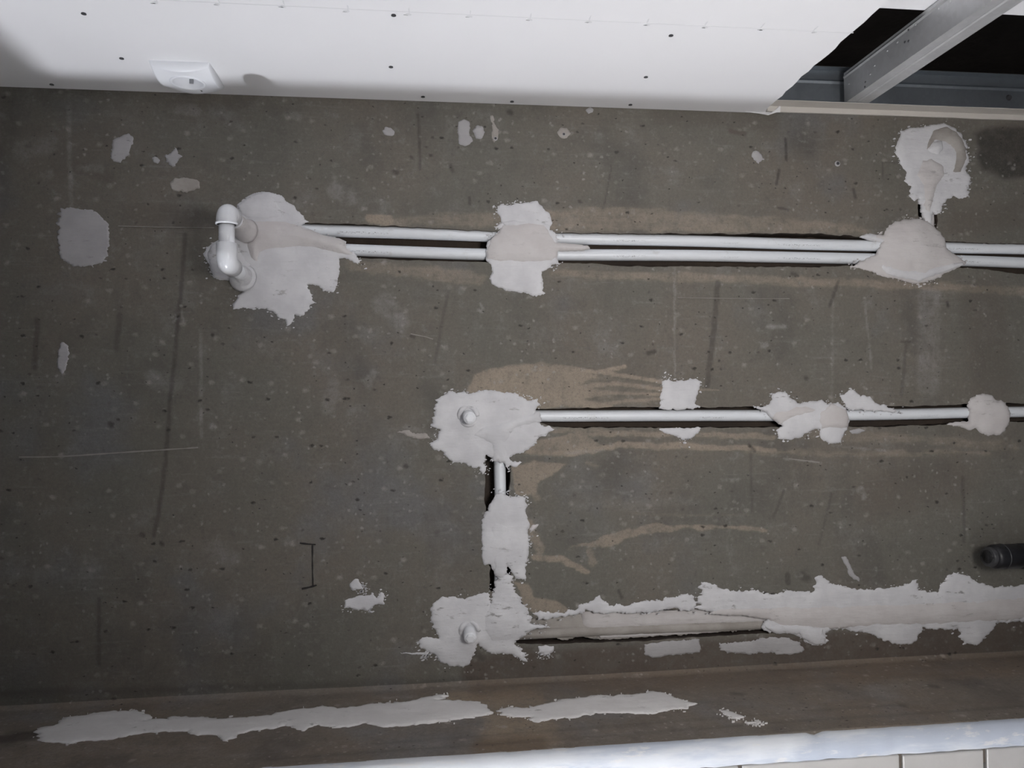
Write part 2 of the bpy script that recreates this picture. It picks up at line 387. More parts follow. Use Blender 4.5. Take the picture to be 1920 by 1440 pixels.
# stains, washed-out runs, rubbed marks, dark patches and painted shade of the concrete: (channel, shape, half width or None, amount, softness px)
# channel 0 beige wash, 1 pale rub, 2 dark streaks and patches, 3 brown tone; both carry painted shade
ST = [
 (0, [(680, 420), (780, 402), (900, 394), (1150, 385), (1400, 402), (1620, 420), (1640, 440), (1040, 436), (800, 426)], None, .5, 14),
 (0, [(660, 497), (780, 510), (900, 522)], 14, .5, 14), (0, [(1040, 512), (1300, 522), (1500, 528), (1700, 535), (1920, 548)], 10, .55, 12),
 (0, [(1340, 425), (1420, 428), (1400, 436), (1340, 438)], None, .5, 5),
 (0, [(875, 735), (890, 700), (930, 688), (1020, 680), (1075, 690), (1130, 706), (1085, 722), (1150, 735), (1090, 746), (1160, 758), (1140, 766), (1010, 766)], None, .85, 10),
 (0, [(1060, 690), (1150, 702), (1240, 718), (1240, 764), (1060, 766)], None, .35, 24),
 (0, [(1060, 690), (1120, 698), (1172, 687)], 4, .9, 3), (0, [(1130, 698), (1200, 709), (1240, 716)], 4, .9, 3), (0, [(1070, 728), (1150, 719), (1240, 730)], 4, .85, 3),
 (0, [(1080, 747), (1140, 738), (1240, 739)], 3, .8, 3), (0, [(1090, 760), (1180, 752), (1240, 748)], 3, .7, 3), (0, [(1300, 731), (1348, 731)], 2, .7, 2),
 (0, [(1000, 832), (1100, 814), (1300, 812), (1450, 820)], 6, .65, 6), (0, [(990, 846), (1060, 851), (1160, 836), (1280, 836), (1450, 842)], 6, .75, 6),
 (0, [(1400, 846), (1600, 850), (1850, 848)], 6, .45, 10), (0, [(1500, 815), (1700, 822), (1900, 836)], 10, .4, 10),
 (0, [(980, 852), (1000, 830), (1090, 812), (1130, 835), (1060, 852)], None, .6, 6), (0, [(1030, 808), (1120, 806), (1190, 820)], 5, .5, 5),
 (0, [(960, 872), (1000, 862), (1064, 872), (1045, 888), (1012, 900), (1002, 930), (965, 930)], None, .7, 6), (0, [(985, 900), (1005, 935)], 8, .5, 8), (0, [(1100, 868), (1120, 874)], 4, .4, 4),
 (0, [(1060, 1030), (1140, 1003), (1220, 983), (1300, 984), (1390, 985), (1442, 990), (1440, 998), (1350, 993), (1280, 994), (1200, 1004), (1140, 1024)], None, .65, 4),
 (0, [(1180, 962), (1280, 966), (1400, 966)], 3, .3, 5), (0, [(1000, 1044), (1050, 1049), (1100, 1072)], 6, .85, 5), (0, [(995, 985), (1012, 1030)], 10, .55, 8), (0, [(1105, 1035), (1110, 1055)], 8, .5, 6),
 (0, [(962, 1092), (990, 1092), (1002, 1118), (1045, 1126), (1070, 1146), (1000, 1156), (980, 1132)], None, .75, 6), (0, [(690, 410), (730, 414)], 8, .8, 6),
 (3, [(925, 1215), (1000, 1212), (1012, 1295), (925, 1295)], None, .6, 14), (3, [(900, 1262), (1300, 1238), (1600, 1218), (1920, 1188)], 34, .85, 24),  # the long brown band also paints the shade above the ledge
 (3, [(1845, 560), (1860, 720)], 40, .35, 40), (3, [(1780, 900), (1650, 930)], 40, .3, 40), (3, [(140, 310), (200, 330)], 14, .35, 12), (3, [(1240, 215), (1440, 225)], 20, .3, 16), (3, [(180, 260), (120, 310)], 30, .2, 30),
 (3, [(1370, 245), (1395, 250)], 5, .6, 5), (3, [(1800, 420), (1920, 400)], 25, .35, 25), (3, [(250, 400), (440, 420)], 20, .25, 25),
 (1, [(1742, 560), (1740, 720)], 22, .32, 14), (1, [(720, 570), (750, 600)], 20, .35, 16), (1, [(630, 360), (655, 370)], 16, .35, 12), (1, [(290, 712), (325, 720)], 18, .3, 14), (1, [(625, 725), (615, 765)], 12, .3, 8),
 (1, [(400, 1030), (430, 1050)], 20, .25, 18), (1, [(128, 200), (134, 400)], 4, .4, 5), (1, [(376, 620), (377, 820)], 3, .45, 4), (1, [(1265, 500), (1265, 705)], 2, .5, 2), (1, [(1622, 570), (1634, 690)], 2, .45, 3), (1, [(1562, 560), (1560, 760)], 2, .3, 4),
 (1, [(40, 285), (90, 270)], 18, .25, 14), (1, [(150, 315), (190, 318)], 8, .3, 8), (1, [(88, 328), (90, 328)], 10, .3, 8), (1, [(335, 205), (370, 210)], 10, .35, 10), (1, [(540, 215), (560, 220)], 8, .4, 8),
 (1, [(700, 700), (690, 720)], 8, .4, 6), (1, [(1440, 613), (1470, 613)], 4, .5, 4), (1, [(1432, 646), (1434, 648)], 6, .6, 4), (1, [(1615, 920), (1620, 930)], 6, .55, 4), (1, [(395, 800), (398, 802)], 6, .6, 3),
 (1, [(760, 800), (820, 820)], 5, .35, 8), (1, [(1470, 860), (1540, 868)], 2, .5, 2), (1, [(1560, 835), (1660, 845)], 2, .5, 2), (1, [(1350, 900), (1385, 898)], 2, .5, 2), (1, [(1150, 920), (1180, 925)], 3, .4, 3), (1, [(900, 570), (905, 578)], 2, .7, 1.5), (1, [(895, 580), (905, 585)], 2, .6, 1.5),
 (1, [(322, 595), (328, 588), (332, 597), (324, 603)], 1.5, .6, 1.5), (1, [(340, 583), (344, 603)], 2, .6, 1.5), (1, [(1060, 850), (1130, 845)], 3, .3, 3), (1, [(1085, 950), (1300, 940)], 8, .2, 14),
 (2, [(347, 440), (342, 520), (330, 640), (318, 760), (312, 850), (298, 960), (288, 1005)], 4, .5, 4), (2, [(1346, 530), (1338, 620), (1326, 725)], 5, .5, 4), (2, [(1572, 528), (1556, 572)], 3, .55, 4), (2, [(840, 545), (815, 680)], 3, .3, 4),
 (2, [(784, 215), (788, 318)], 2.5, .55, 3), (2, [(1147, 310), (1131, 390)], 1.5, .4, 2), (2, [(70, 600), (65, 690)], 5, .45, 4), (2, [(225, 590), (218, 655)], 5, .35, 5), (2, [(186, 1125), (185, 1245)], 4, .45, 5), (2, [(1472, 260), (1475, 300)], 2.5, .75, 2), (2, [(1460, 318), (1456, 345)], 2.5, .7, 2.5),
 (2, [(1408, 840), (1410, 960)], 2.5, .35, 4), (2, [(1470, 920), (1450, 970)], 2.5, .4, 3), (2, [(1560, 925), (1535, 1020)], 2, .35, 3), (2, [(1805, 895), (1808, 1015)], 3, .4, 4), (2, [(1700, 640), (1690, 740)], 3, .35, 4), (2, [(1690, 640), (1706, 641)], 2, .5, 2),
 (2, [(1655, 305), (1656, 330)], 1, .5, 2), (2, [(1655, 305), (1690, 303)], 1, .4, 2), (2, [(820, 1000), (820, 1002)], 5, .4, 8), (2, [(1825, 250), (1850, 238), (1960, 236), (1960, 326), (1885, 336), (1840, 318)], None, .85, 16),  # the last, broad one is a soft dark patch at the right edge
 (2, [(1215, 662), (1226, 660)], 4, .7, 4), (2, [(770, 630), (776, 632)], 3, .7, 3), (2, [(758, 872), (762, 874)], 4, .7, 4), (2, [(1495, 518), (1485, 512)], 3, .7, 3), (2, [(1405, 835), (1415, 845)], 3, .7, 3), (2, [(1510, 708), (1512, 710)], 4, .7, 4), (2, [(1776, 568), (1778, 574)], 3, .8, 3),
 (2, [(845, 310), (850, 322)], 3, .55, 4), (2, [(740, 322), (744, 324)], 4, .6, 3), (2, [(770, 294), (772, 296)], 3, .6, 3), (2, [(806, 292), (808, 292)], 3, .7, 3), (2, [(880, 370), (880, 382)], 2.5, .6, 3), (2, [(1086, 378), (1088, 380)], 3, .7, 3), (2, [(955, 210), (958, 212)], 5, .6, 4), (2, [(1600, 355), (1604, 370)], 3, .6, 4), (2, [(1460, 390), (1478, 394)], 2, .6, 2),
 (2, [(205, 794), (208, 796)], 6, .7, 5), (2, [(265, 1002), (268, 1004)], 4, .7, 4), (2, [(302, 1018), (304, 1020)], 4, .7, 4), (2, [(1505, 1080), (1512, 1085)], 8, .55, 6), (2, [(1476, 1078), (1478, 1092)], 5, .6, 4), (2, [(1160, 1108), (1166, 1120)], 3, .6, 3), (2, [(0, 1300), (400, 1290), (900, 1275)], 6, .35, 16), (2, [(880, 1215), (905, 1235)], 6, .5, 8),  # the long low line paints shade into the wall above the ledge
]
def stain_shade_values(Ppx, items, wob=5.0):
    out = np.zeros((len(Ppx), 4), np.float32)
    Q = Ppx.copy()
    Q[:, 0] += (fbm(Ppx[:, 0] / 30, Ppx[:, 1] / 14, 4) - 0.5) * wob * 2.4
    Q[:, 1] += (fbm(Ppx[:, 0] / 30 + 40, Ppx[:, 1] / 14 + 11, 4) - 0.5) * wob * 2.4
    Q0 = Ppx + (Q - Ppx) * 0.3
    for ch, shp, wd, amt, soft in items:
        s = np.array(shp, float); m = (wd or 0) + soft + 2
        bb = (Q[:, 0] > s[:, 0].min() - m) & (Q[:, 0] < s[:, 0].max() + m) & (Q[:, 1] > s[:, 1].min() - m) & (Q[:, 1] < s[:, 1].max() + m)
        idx = np.nonzero(bb)[0]
        if not len(idx): continue
        q = Q0[idx] if (wd is not None and wd < 6) else Q[idx]
        if wd is None:
            d = line_dist(q, s, True); d = np.where(inside(q, s), -d, d)
        else:
            d = line_dist(q, s) - wd
        v = np.clip(0.5 - d / max(soft, 0.5), 0, 1); v = v * v * (3 - 2 * v) * amt
        out[idx, ch] = np.maximum(out[idx, ch], v)
    return out

def put_stain_shade(me, s):
    a = np.ones_like(s); a[:, :3] = s[:, :3]
    me.color_attributes.new('stain', 'FLOAT_COLOR', 'POINT').data.foreach_set('color', a.ravel())  # stain marks together with painted shade
    b = np.ones_like(s); b[:, :3] = s[:, 3:4]
    me.color_attributes.new('brown_and_shade', 'FLOAT_COLOR', 'POINT').data.foreach_set('color', b.ravel())

# ---------------------------------------------------------------- setting: the concrete wall with its cut chases
def build_wall():
    x0, x1, z0, z1 = -1.3, 2.0, ZL - 0.06, ZP + 0.082
    fx0, fx1, fz0, fz1 = -0.80, 1.22, ZL - 0.01, ZP + 0.01
    st = 0.0026
    gx, gz = np.meshgrid(np.arange(fx0, fx1, st), np.arange(fz0, fz1, st))
    fine = np.stack([gx.ravel(), gz.ravel()], 1); fine += (np.random.RandomState(1).rand(*fine.shape) - .5) * st * 0.35
    cx, cz = np.meshgrid(np.linspace(x0, x1, 60), np.linspace(z0, z1, 28))
    co = np.stack([cx.ravel(), cz.ravel()], 1)
    co = co[~((co[:, 0] > fx0 - .01) & (co[:, 0] < fx1 + .01) & (co[:, 1] > fz0 - .01) & (co[:, 1] < fz1 + .01))]
    polys = []
    for i, c in enumerate(CHASES):
        polys.append(ragged(wall_xz(c), 0.004, 0.0010, 0.0010, 11 + i, 2))
    keep = np.ones(len(fine), bool)
    for p in polys:
        bb = (fine[:, 0] > p[:, 0].min() - .004) & (fine[:, 0] < p[:, 0].max() + .004) & (fine[:, 1] > p[:, 1].min() - .004) & (fine[:, 1] < p[:, 1].max() + .004)
        idx = np.nonzero(bb)[0]; q = fine[idx]
        bad = inside(q, p) | (line_dist(q, p, True) < 0.0013)
        keep[idx[bad]] = False
    pts = np.concatenate([fine[keep], co]); faces_in = []; base = len(pts); allp = [pts]
    for p in polys:
        faces_in.append(list(range(base, base + len(p)))); base += len(p); allp.append(p)
    pts = np.concatenate(allp)
    vo, _, fo, _, _, of = delaunay_2d_cdt([Vector(p) for p in pts.tolist()], [], faces_in, 0, 1e-6, True)
    front = [f for f, s in zip(fo, of) if not s]
    V = np.array([(v.x, 0.0, v.y) for v in vo]); n0 = len(V)
    # gentle unevenness of the cast surface
    V[:, 1] = (fbm(V[:, 0] * 9, V[:, 2] * 9, 3) - 0.5) * 0.0016
    verts = V.tolist(); faces = []
    for a, b, c in front:
        va, vb, vc = V[a], V[b], V[c]
        cr = (vb[0] - va[0]) * (vc[2] - va[2]) - (vb[2] - va[2]) * (vc[0] - va[0])
        faces.append((a, b, c) if cr > 0 else (a, c, b))     # faces towards -y
    nfront = len(faces)
    depth = 0.034
    for p in polys:                                  # sides and back of each chase
        b = len(verts); n = len(p); area = 0.5 * np.sum(p[:, 0] * np.roll(p[:, 1], -1) - np.roll(p[:, 0], -1) * p[:, 1])
        if area < 0: p = p[::-1]
        cen = p.mean(0)
        for q in p:
            verts.append((q[0], (fbm(q[0:1] * 9, q[1:2] * 9, 3)[0] - .5) * .0016, q[1]))
        for q in p:
            d = cen - q; verts.append((q[0] , depth, q[1] ))
        for k in range(n):
            k2 = (k + 1) % n
            faces.append((b + k, b + n + k, b + n + k2, b + k2))
        faces.append(tuple(b + n + k for k in range(n)))
    me = mesh('wall_back', verts, faces)
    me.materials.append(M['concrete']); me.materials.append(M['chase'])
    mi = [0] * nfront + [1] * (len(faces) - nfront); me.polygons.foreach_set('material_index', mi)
    W = np.array(verts); s = np.zeros((len(W), 4), np.float32)
    vis = (W[:, 0] > fx0 - .05) & (W[:, 0] < fx1 + .1)
    s[vis] = stain_shade_values(project(W[vis]), ST)
    put_stain_shade(me, s)
    sm = [True] * nfront + [False] * (len(faces) - nfront); me.polygons.foreach_set('use_smooth', sm)
    o = bpy.data.objects.new('wall_back', me); COL.objects.link(o)
    tag(o, 'rough grey concrete wall with chases cut for white pipes', kind='structure')
    return o
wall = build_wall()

# strips of pencil and scratches lying on the concrete
def strip_on_wall(name, px, width_px, mat, off=0.0004):
    p = np.array([U(x, y) for x, y in px]); w_ = width_px * 0.0009 / 2; vs, fs = [], []
    for i in range(len(p)):
        t = p[min(i + 1, len(p) - 1)] - p[max(i - 1, 0)]; t = t / np.linalg.norm(t); nrm = np.array([-t[2], 0, t[0]])
        k = w_ * (0.6 + 0.8 * random.random())
        for s in (-1, 1):
            q = p[i] + nrm * k * s; y = -off - 0.0008
            vs.append((q[0], y, q[2]))
        for s in (-1, 1):
            q = p[i] + nrm * k * s; vs.append((q[0], 0.001, q[2]))
    for i in range(len(p) - 1):
        a, b = 4 * i, 4 * i + 4
        fs += [(a, a + 1, b + 1, b), (a + 2, a, b, b + 2), (a + 1, a + 3, b + 3, b + 1)]
    return link(name, mesh(name, vs, fs), mat, wall)
random.seed(3)
strip_on_wall('scratch', spline([(36, 857), (110, 856), (190, 851), (250, 847), (312, 843), (372, 839)], 12), 2.2, M['chalk'])
strip_on_wall('scratch', spline([(222, 424), (300, 426), (402, 427)], 14), 1.0, M['chalk'])
strip_on_wall('scratch', spline([(770, 626), (800, 632), (812, 636)], 8), 1.6, M['chalk'])
strip_on_wall('scratch', spline([(1478, 860), (1536, 867)], 8), 1.8, M['chalk'])
strip_on_wall('scratch', spline([(1270, 558), (1400, 560), (1480, 560)], 16), 0.8, M['chalk'])
strip_on_wall('pencil_mark', spline([(562, 1018), (578, 1020), (592, 1021)], 6), 2.6, M['pencil_dark'])
strip_on_wall('pencil_mark', spline([(586, 1022), (586, 1060), (587, 1098)], 10), 2.2, M['pencil_dark'])
strip_on_wall('pencil_mark', spline([(566, 1104), (580, 1101), (594, 1097)], 6), 2.6, M['pencil_dark'])

# ledge below, its front and an unseen low block added at the left to shade the lamp
def build_ledge():
    st = 0.005
    xs = np.arange(-1.3, 2.0, st); ys = np.linspace(0.0, YL + 0.004, 52)
    gx, gy = np.meshgrid(xs, ys); P2 = np.stack([gx.ravel(), gy.ravel()], 1)
    z = ZL + (fbm(P2[:, 0] * 5, P2[:, 1] * 18, 3) - .5) * 0.004
    fall = np.clip(1 - np.abs(P2[:, 1]) / 0.012, 0, 1); z = z + fall ** 2 * 0.006      # fillet where it meets the wall
    V = np.stack([P2[:, 0], P2[:, 1], z], 1).tolist(); nx, ny = len(xs), len(ys); fs = []
    for j in range(ny - 1):
        for i in range(nx - 1):
            a = j * nx + i; fs.append((a, a + nx, a + nx + 1, a + 1))
    b = len(V)
    for i in range(nx): V.append((xs[i], YL + 0.004, ZL - 0.06))
    for i in range(nx - 1):
        a = (ny - 1) * nx + i; fs.append((a, b + i, b + i + 1, a + 1))
    me = mesh('ledge', V, fs); W = np.array(V)
    items = [(0, [(930, 1290), (1000, 1286), (1040, 1330), (1060, 1400), (900, 1415), (900, 1350)], None, .7, 40), (0, [(850, 1310), (1010, 1310)], 14, .7, 18), (3, [(900, 1290), (1500, 1262), (1920, 1240)], 22, .5, 24), (3, [(900, 1400), (1010, 1395)], 16, .7, 20),
             (2, [(0, 1388), (60, 1378), (110, 1368)], 7, .7, 8), (2, [(500, 1424), (1000, 1390), (1500, 1352), (1920, 1325)], 2, .35, 6), (2, [(700, 1395), (1300, 1350), (1700, 1320)], 2, .25, 5), (2, [(1680, 1320), (1700, 1325)], 3, .5, 3), (2, [(1370, 1300), (1395, 1302)], 3, .5, 4), (2, [(1740, 1285), (1760, 1288)], 3, .5, 4),  # the dark line at far left paints shade into the ledge colour
             (1, [(60, 1395), (400, 1410)], 12, .2, 20), (0, [(1500, 1275), (1900, 1262)], 12, .35, 18), (1, [(720, 1310), (780, 1305)], 3, .4, 3)]
    s = stain_shade_values(project(W), items)
    put_stain_shade(me, s)
    o = link('trim_1', me, M['ledge'], None, True)
    return tag(o, 'brown-stained concrete ledge along the foot of the wall', kind='structure')
ledge = build_ledge()
front = box('wall_front', (-1.3, YL + 0.010, 0.0), (2.0, YL + 0.03, ZL - 0.045), M['joint'])
tag(front, 'face of the ledge below the bluish strip, clad in pale tiles', kind='structure')
side = box('shadow_block', (-1.3, -1.3, 0.0), (-0.538, YL - 0.01, 1.05), M['floor'])  # unseen, added to throw the shadow on the board's left end
tag(side, 'low unseen block added at the left to cast a shadow', kind='structure')
floor = box('floor', (-2.4, -3.2, -0.05), (2.6, 0.4, 0.0), M['floor']); tag(floor, kind='structure')
rear = box('bounce_wall', (-0.05, -1.75, 0.0), (2.4, -1.67, 2.4), M['bounce_white']); tag(rear, 'white bounce wall added behind the camera', kind='structure')  # unseen, added and sized to bounce lamp light forward
cav = box('dark_cavity', (-1.6, 0.9, ZP - 0.3), (2.6, 0.95, ZSLAB), M['slab']); tag(cav, 'back of a cavity added to keep the space above the ceiling frame dark', kind='structure')  # cavity added so the opening overhead stays dark
slab = box('ceiling', (-1.6, -1.8, ZSLAB), (2.6, 0.95, ZSLAB + 0.1), M['slab']); tag(slab, 'dark concrete slab above the open ceiling frame', kind='structure')

# tiles under the strip
ztop = ZL - 0.037; joints = [-1.3, -0.95, -0.70, -0.45, -0.20, 0.05, 0.19, 0.437, 0.676, 0.806, 1.05, 1.30, 1.55, 1.8, 2.0]
for a, b in zip(joints[:-1], joints[1:]):
    box('tile', (a + 0.003, YL - 0.001, ztop - 0.30), (b - 0.003, YL + 0.0105, ztop - 0.001 - random.random() * 0.002), M['tile'], front, 0.0015)

# the bluish strip on the edge
def build_strip():
    xs = np.arange(-1.3, 2.0, 0.006); vs, fs = [], []
    for i, x in enumerate(xs):
        e = (vnoise(np.array([x * 60]), np.array([3.3]))[0] - .5) * 0.0022
        chip = 0.004 * max(0, 1 - abs(x - 0.547) / 0.012)
        zt = ZL + 0.001 - chip + e * .4; yb = YL - 0.002 + e * .3
        vs += [(x, YL + 0.005, zt - 0.001), (x, yb, zt - 0.001), (x, yb - 0.001, zt - 0.004), (x, yb - 0.0005, ZL - 0.036 + e), (x, YL + 0.004, ZL - 0.037 + e)]
    for i in range(len(xs) - 1):
        a, b = 5 * i, 5 * i + 5
        for k in range(4): fs.append((a + k, a + k + 1, b + k + 1, b + k))
    o = link('edge_strip', mesh('edge_strip', vs, fs), M['strip'], None, True)
    return tag(o, 'pale bluish edge strip smeared with plaster along the bottom ledge', 'edge strip')
build_strip()

# ---------------------------------------------------------------- plasterboard overhead
XR = 0.610
def build_board():
    # underside outline with a ragged cut along the right side and a torn corner at the wall
    t = 0.0125; right = []
    for k in range(60):
        y = -1.15 + 1.15 * k / 59
        right.append((XR + (fbm(np.array([y * 40.]), np.array([2.])) [0] - .5) * 0.008 - (0.003 if y > -0.2 else 0.0) + y * 0.04, y))
    outl = [(-1.25, -0.001), (-1.25, -1.15)] + right[:-1] + [(XR + 0.002, -0.001)]
    n = len(outl); vs = [(x, y, ZP) for x, y in outl] + [(x, y, ZP + t) for x, y in outl]
    fs = [tuple(range(n - 1, -1, -1)), tuple(range(n, 2 * n))] + [(k, (k + 1) % n, n + (k + 1) % n, n + k) for k in range(n)]
    me = mesh('board', vs, fs)
    bm = bmesh.new(); bm.from_mesh(me); bmesh.ops.recalc_face_normals(bm, faces=bm.faces); bm.to_mesh(me); bm.free()
    root = empty('plasterboard_sheet', (0, -0.5, ZP))
    link('board', me, M['paper'], root)
    tag(root, 'white plasterboard sheet fixed overhead, ending in a ragged cut at right', 'plasterboard')
    # torn paper flap
    fl = [U(1395, 211), U(1420, 214), U(1438, 217), U(1452, 207), U(1460, 199)]
    vs = []; fs = []
    for p in fl: vs += [(p[0], -0.004, ZP + 0.001), (p[0], -0.006, p[2])]
    for i in range(len(fl) - 1): fs.append((2 * i, 2 * i + 1, 2 * i + 3, 2 * i + 2))
    o = link('torn_paper', mesh('torn_paper', vs, fs), M['paper'], root)
    m = o.modifiers.new('thick', 'SOLIDIFY'); m.thickness = 0.0012
    # countersunk screws
    bm = bmesh.new(); bmesh.ops.create_cone(bm, cap_ends=True, segments=14, radius1=0.0034, radius2=0.0028, depth=0.0016)
    sm = bpy.data.meshes.new('screw'); bm.to_mesh(sm); bm.free(); sm.materials.append(M['screw'])
    for px in [(157, 25), (738, 28), (1258, 66), (228, 109), (733, 125), (1211, 144), (97, 158), (793, 181), (960, 190), (1182, 196)]:
        p = U(*px, 2, ZP); s = bpy.data.objects.new('screw', sm); COL.objects.link(s); s.parent = root
        s.matrix_parent_inverse = root.matrix_world.inverted(); s.location = (p[0], min(p[1], -0.008), ZP - 0.0003)
    # printed edge marks in a row
    def mark(px, w_, h_, mat):
        c = U(*px, 2, ZP); vs = []
        n = 9
        for k in range(n):
            a = 2 * math.pi * k / n; r = 0.6 + 0.6 * random.random()
            vs.append((c[0] + math.cos(a) * w_ * r, c[1] + math.sin(a) * h_ * r, ZP - 0.0003))
        vs += [(x, y, ZP + 0.001) for x, y, z in vs]
        fs = [tuple(range(n))] + [(k, n + k, n + (k + 1) % n, (k + 1) % n) for k in range(n)]
        link('pencil_tick', mesh('pencil_tick', vs, fs), mat, root)
    for px in [(290, 5), (408, 8), (530, 12), (650, 21), (765, 27), (880, 31), (993, 37), (1104, 41), (1213, 46), (1322, 51), (1428, 55), (1528, 60)]:
        mark(px, 0.0042, 0.0030, M['pencil_faint']); mark((px[0] + 2, px[1] - 7), 0.0010, 0.0075, M['pencil_faint'])
        mark((px[0] - 3, px[1] + 1), 0.0035, 0.0012, M['pencil'])
    a, b = U(300, 0, 2, ZP), U(1600, 62, 2, ZP)
    vs = []
    for z in (ZP - 0.0002, ZP + 0.001):
        vs += [(a[0], a[1] - .0005, z), (b[0], b[1] - .0005, z), (b[0], b[1] + .0005, z), (a[0], a[1] + .0005, z)]
    link('pencil_line', mesh('pencil_line', vs, [(0, 1, 2, 3), (0, 4, 5, 1), (2, 6, 7, 3)]), M['pencil_faint'], root)
    return root
board = build_board()

# ---------------------------------------------------------------- steel framing at upper right
ZF = ZP + 0.0125                                  # level of the frame's underside
def build_track():
    root = empty('wall_track', (1.2, 0, ZF))
    x0, x1 = -1.25, 2.0; h = 0.068
    prof = [(-0.030, ZF + 0.0006), (-0.030, ZF), (-0.0015, ZF), (-0.0015, ZF + 0.044), (-0.0035, ZF + 0.048), (-0.0015, ZF + 0.052), (-0.0015, ZF + h), (-0.018, ZF + h)]
    vs = [(x, y, z) for x in (x0, x1) for y, z in prof]; n = len(prof)
    o = link('channel', mesh('channel', vs, [(k, k + 1, n + k + 1, n + k) for k in range(n - 1)]), M['steel_dark'], root)
    m = o.modifiers.new('t', 'SOLIDIFY'); m.thickness = 0.0007; m.offset = 0
    tag(root, 'galvanized steel wall track running along the wall at upper right', 'steel track')
    tp = []
    p0, p1 = XR + 0.004, 2.0
    xs = np.linspace(p0, p1, 40); vs, fs = [], []
    for i, x in enumerate(xs):
        e = (vnoise(np.array([x * 30]), np.array([9.]))[0] - .5) * .003
        vs += [(x, -0.0315 + e, ZF - 0.0006), (x, -0.0005, ZF - 0.0006), (x, -0.0005, ZF - 0.010 + e * .4), (x, -0.0040, ZF - 0.010 + e * .4), (x, -0.0060, ZF - 0.0016), (x, -0.0315 + e, ZF - 0.0016)]
    for i in range(len(xs) - 1):
        a, b = 6 * i, 6 * i + 6
        for k in range(6): fs.append((a + k, a + (k + 1) % 6, b + (k + 1) % 6, b + k))
    link('sealing_tape', mesh('sealing_tape', vs, fs), M['tape'], root)
    p = U(1890, 184); bm = bmesh.new()
    bmesh.ops.create_cone(bm, cap_ends=True, segments=16, radius1=0.0060, radius2=0.0040, depth=0.004, matrix=Matrix.Translation((p[0], -0.003, p[2])) @ Matrix.Rotation(math.pi / 2, 4, 'X'))
    from_bm('screw', bm, M['screw'], root)
    return root
build_track()
def build_stud():
    # C stud at right angles to the wall, one end inside the track
    root = empty('ceiling_stud', (0.77, -0.3, ZF))
    xa, xb, h = 0.748, 0.790, 0.053; z = ZF + 0.0010; y0, y1 = -0.004 - 0.020, -1.10
    prof = [(xb, z + 0.008), (xb, z), (xb - 0.020, z), (xb - 0.023, z + 0.0012), (xb - 0.026, z), (xa, z), (xa, z + h - 0.010), (xa - 0.0015, z + h - 0.007), (xa, z + h - 0.004), (xa, z + h), (xb, z + h), (xb, z + h - 0.008)]
    n = len(prof); vs = [(x, y, zz) for y in (y0, y1) for x, zz in prof]
    o = link('channel', mesh('channel', vs, [(k, k + 1, n + k + 1, n + k) for k in range(n - 1)]), M['steel'], root)
    m = o.modifiers.new('t', 'SOLIDIFY'); m.thickness = 0.0007; m.offset = 0
    bm = bmesh.new(); bmesh.ops.create_uvsphere(bm, u_segments=8, v_segments=6, radius=1.0)
    dm = bpy.data.meshes.new('dimple'); bm.to_mesh(dm); bm.free(); dm.materials.append(M['steel'])
    dm2 = dm.copy(); dm2.materials.clear(); dm2.materials.append(M['screw'])
    for px, dark in [((1592, 157), 0), ((1623, 154), 1), ((1622, 163), 1), ((1632, 139), 0), ((1640, 123), 0), ((1664, 95), 0), ((1683, 79), 0), ((1697, 79), 1), ((1704, 77), 1), ((1704, 56), 1), ((1717, 46), 0), ((1760, 16), 0), ((1782, 2), 0)]:
        p = U(*px, 0, xa); s = bpy.data.objects.new('dimple', dm2 if dark else dm); COL.objects.link(s); s.parent = root
        s.matrix_parent_inverse = root.matrix_world.inverted(); s.location = (xa - 0.0002, p[1], p[2]); s.scale = (0.0012, 0.0022, 0.0018)
    tag(root, 'galvanized steel stud running out from the wall track overhead', 'steel stud')
build_stud()
def build_offcut():
    z = ZF + 0.056; a, b = U(1665, 18, 2, z), U(1920, 28, 2, z)
    o = box('plasterboard_offcut', (0.5, a[1] - 0.30, z), (1.9, (a[1] + b[1]) / 2, z + 0.0125), M['paper'], None, 0.001)
    tag(o, 'strip of white plasterboard above the steel stud at the upper right corner', 'plasterboard')
build_offcut()

# ---------------------------------------------------------------- pipes in the chases
RP = 0.0101
def pipe_on_wall(name, px, depth, label, r=RP, step=0.02):
    c = spline([np.array(U(x, y, 1, depth)) for x, y in px], step)
    o = link(name, tube_mesh(name, c, r, 20), M['pipe'], None, True)
    return tag(o, label, 'pipe', 'white plastic water pipes in the wall')
DP = 0.0125
pipe_on_wall('water_pipe', [(480, 428), (620, 433), (760, 437), (900, 442), (1050, 447), (1300, 452), (1500, 458), (1640, 461), (1800, 465), (1920, 467), (2280, 476)], DP, 'upper white plastic pipe of the twin run near the top of the wall')
pipe_on_wall('water_pipe', [(480, 462), (660, 469), (800, 474), (900, 477), (1050, 478), (1280, 479), (1450, 482), (1600, 485), (1800, 489), (1920, 493), (2280, 506)], DP, 'lower white plastic pipe of the twin run near the top of the wall')
pipe_on_wall('water_pipe', [(905, 778), (1015, 780), (1280, 779), (1450, 779), (1600, 778), (1720, 776), (1800, 774), (1920, 772), (2280, 766)], DP, 'single white plastic pipe running right from the middle of the wall')
pipe_on_wall('water_pipe', [(936, 838), (937, 880), (938, 930), (939, 1000), (938, 1060), (937, 1105)], DP, 'short upright white pipe joining the middle and bottom pipes')
pl = pipe_on_wall('water_pipe', [(968, 1190), (1010, 1187), (1100, 1183), (1250, 1177), (1380, 1172), (1490, 1166)], 0.0150, 'lowest pipe, coated with plaster in the bottom chase', 0.0095)
pl.data.materials.clear(); pl.data.materials.append(M['plaster_dirty'])
